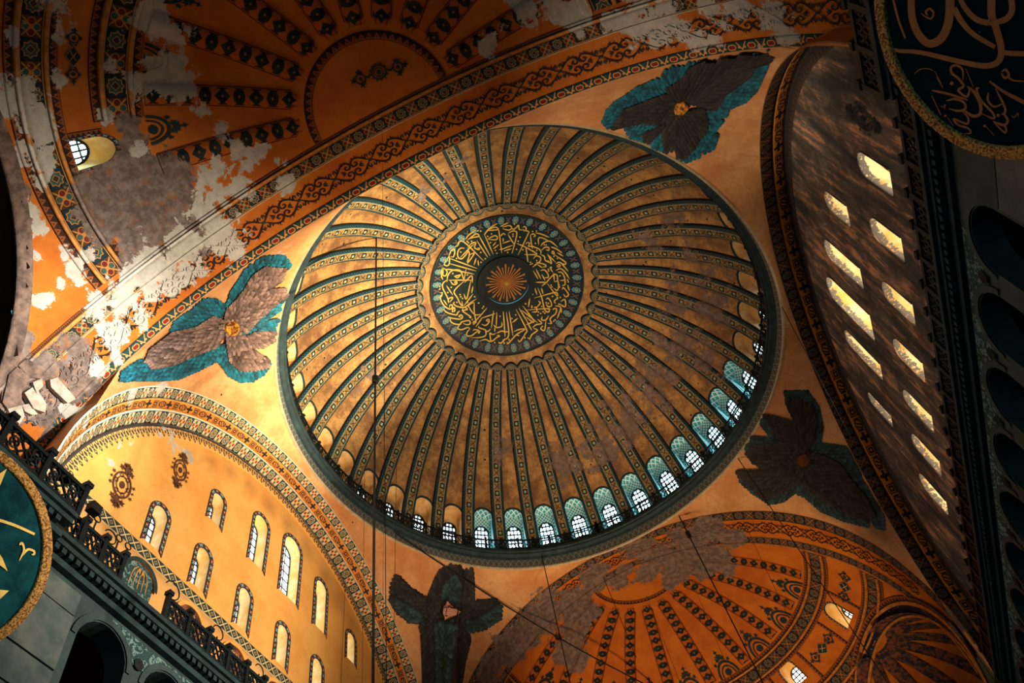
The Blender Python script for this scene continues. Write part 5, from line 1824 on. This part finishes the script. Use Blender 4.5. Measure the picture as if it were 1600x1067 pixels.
def ne_flow(x, y, dx, dy):
    if abs(x - 700) < 40:
        return dx * 0.25, dy if y > 955 else dy * 1.0
    return dx, dy + 18


ne = seraph('dark winged mosaic with an uncovered pale face on the orange north-east pendentive', (590, 850), 4.919, (540, 530), NE, None, None, flow=ne_flow)
zf = lambda L: [(590 + x / 4.919, 850 + y / 4.919) for x, y in L]
for nm, P, h, m in (('hood', [(545, 425), (605, 505), (590, 585), (530, 612), (480, 550), (490, 470)], 0.24, plain('hood_dark', rgb(26, 22, 22), 0.2)), ('face', [(548, 445), (572, 475), (592, 512), (582, 550), (565, 578), (530, 592), (510, 568), (497, 535), (500, 492), (520, 465)], 0.28, plain('face_tesserae', rgb(214, 160, 136), 0.2, 6))):
    o = Orn()
    o.poly(zf(P))
    o.place(nm, on('pend', h), m, ne)
o = Orn()
for P, w_ in (([(508, 498), (520, 490), (535, 496)], 1.7), ([(552, 496), (566, 490), (580, 500)], 1.7), ([(545, 500), (540, 530), (532, 540), (545, 545)], 1.1), ([(524, 562), (538, 558), (553, 563)], 1.7), ([(500, 482), (520, 478), (536, 486)], 0.6), ([(552, 485), (568, 478), (584, 488)], 0.6)):
    o.stroke(zf(P), w_, taper=False)
o.place('face_features', on('pend', 0.30), plain('face_lines', rgb(52, 26, 22), 0.2), ne)

# ------------------------------------------------------------------ broken masonry at the north-west foot of the arch
ms = empty('exposed_masonry', 'broken pale plaster slabs and bare stone at the north-west foot of the great arch', 'masonry', kind='structure')
for nm, P, h, m in (('plaster_slab', [(32, 615), (44, 606), (58, 628), (66, 632), (64, 646), (46, 640)], 0.30, 'rubble'), ('plaster_slab', [(46, 598), (60, 592), (62, 604), (54, 612), (66, 630), (60, 640)], 0.25, 'rubble'), ('plaster_slab', [(72, 594), (84, 590), (94, 602), (108, 618), (112, 624), (100, 631), (86, 618), (74, 606)], 0.28, 'rubble'),
                    ('plaster_slab', [(30, 634), (40, 632), (54, 648), (46, 650), (34, 644)], 0.22, 'rubble'), ('plaster_slab', [(8, 640), (30, 634), (34, 652), (26, 664), (12, 650)], 0.2, 'rubble'), ('stone_block', [(0, 575), (20, 570), (44, 590), (30, 612), (30, 632), (8, 640), (0, 630)], 0.18, 'bare'),
                    ('stone_block', [(20, 566), (40, 560), (70, 582), (60, 592), (44, 590)], 0.14, 'bare'), ('stone_block', [(62, 600), (74, 606), (98, 632), (130, 622), (140, 640), (126, 632), (96, 640), (66, 628)], 0.12, 'bare')):
    V = []
    ok = True
    for hh in (h, -0.1):
        for x, y in P:
            p = nearest_cast(WK, x, y)
            k = 'Wsoff'
            q = snap('Wsoff', p, hh) if p is not None else None
            if q is None:
                ok = False
            V.append(tuple(q) if q is not None else (0, 0, 0))
    n = len(P)
    if ok:
        mesh(nm, V, [tuple(range(n))] + [(i, (i + 1) % n, n + (i + 1) % n, n + i) for i in range(n)], M[m], ms)

# ------------------------------------------------------------------ hanging cables
ALL = ('dome', 'pend', 'Wsoff', 'Wsemi', 'Esoff', 'Esemi', 'N', 'S', 'Nsoff')
cabs = [(588, 372, 583, 1060, 0.055, 'thick black cable with a dark weight dropping from the gold side of the dome', True), (597, 168, 601, 700, 0.007, 'thin cable dropping from the crown of the great western arch', False), (600, 640, 598, 1060, 0.010, 'thin cable just east of the thick black one', False), (620, 700, 616, 960, 0.016, 'thin cable falling in front of the north-east figure', False),
        (570, 700, 566, 1060, 0.012, 'faint cable just west of the thick black one', False), (840, 838, 891, 1067, 0.035, 'dark cable from the lowest point of the dome rim', False), (942, 900, 983, 1000, 0.022, 'thin cable over the bare mortar of the eastern arch', False), (1061, 806, 1191, 1065, 0.045, 'dark cable crossing the orange eastern semi-dome from its arch', True), (1153, 716, 1387, 1067, 0.03, 'thin cable from the south-east dome cornice down over the far window', False),
        (1003, 820, 1070, 1000, 0.014, 'faint cable over the crown of the eastern semi-dome', False), (1165, 822, 1230, 960, 0.014, 'faint cable over the scroll band of the eastern arch', False), (1010, 930, 1060, 1060, 0.014, 'faint cable between the first ribs of the eastern semi-dome', False), (1080, 905, 1140, 1050, 0.014, 'faint cable between the middle ribs of the eastern semi-dome', False),
        (1204, 446, 1300, 628, 0.022, 'thin cable from the dome cornice across the south pendentive', False), (540, 905, 534, 1040, 0.014, 'thin cable hanging in front of the yellow wall windows', False)]
for px, py, qx, qy, r, lab, knot in cabs:
    p = nearest_cast(ALL, px, py)
    if p is None:
        continue
    d = ray(qx, qy)
    dh, w0 = d[:2], (CAM_O - p)[:2]
    t = -float(np.dot(dh, w0)) / float(np.dot(dh, dh))        # where the sight line passes closest to the plumb line
    q = CAM_O + d * t
    q2 = p + (q - p) * 1.25
    e = empty('hanging_cable', lab, 'cable', 'cables hanging from vaults')
    Bag().tube([p, p + (q2 - p) * 0.5, q2], r, 5).build('wire', M['cable'], e)
    if knot:
        k = p + (q - p) * (0.5 if px < 700 else 0.14)
        V = []
        Bag().tube([k + np.array((0, 0, 0.30)), k + np.array((0, 0, 0.16)), k, k - np.array((0, 0, 0.16))], 0.17, 8).build('weight', M['cable'], e)
pa, pb = plane_hit(619, 834, 2, ZR + 0.3), nearest_cast(('Esemi', 'Esoff', 'N'), 1040, 1085)
e = empty('tie_cable', 'long slack cable strung from the dome cornice across to the eastern semi-dome', 'cable')
if pa is not None and pb is not None:
    Bag().tube([pa + (pb - pa) * t - np.array((0, 0, 0.8 * math.sin(PI * t))) for t in lin(0, 1, 12)], 0.05, 6).build('wire', M['cable'], e)
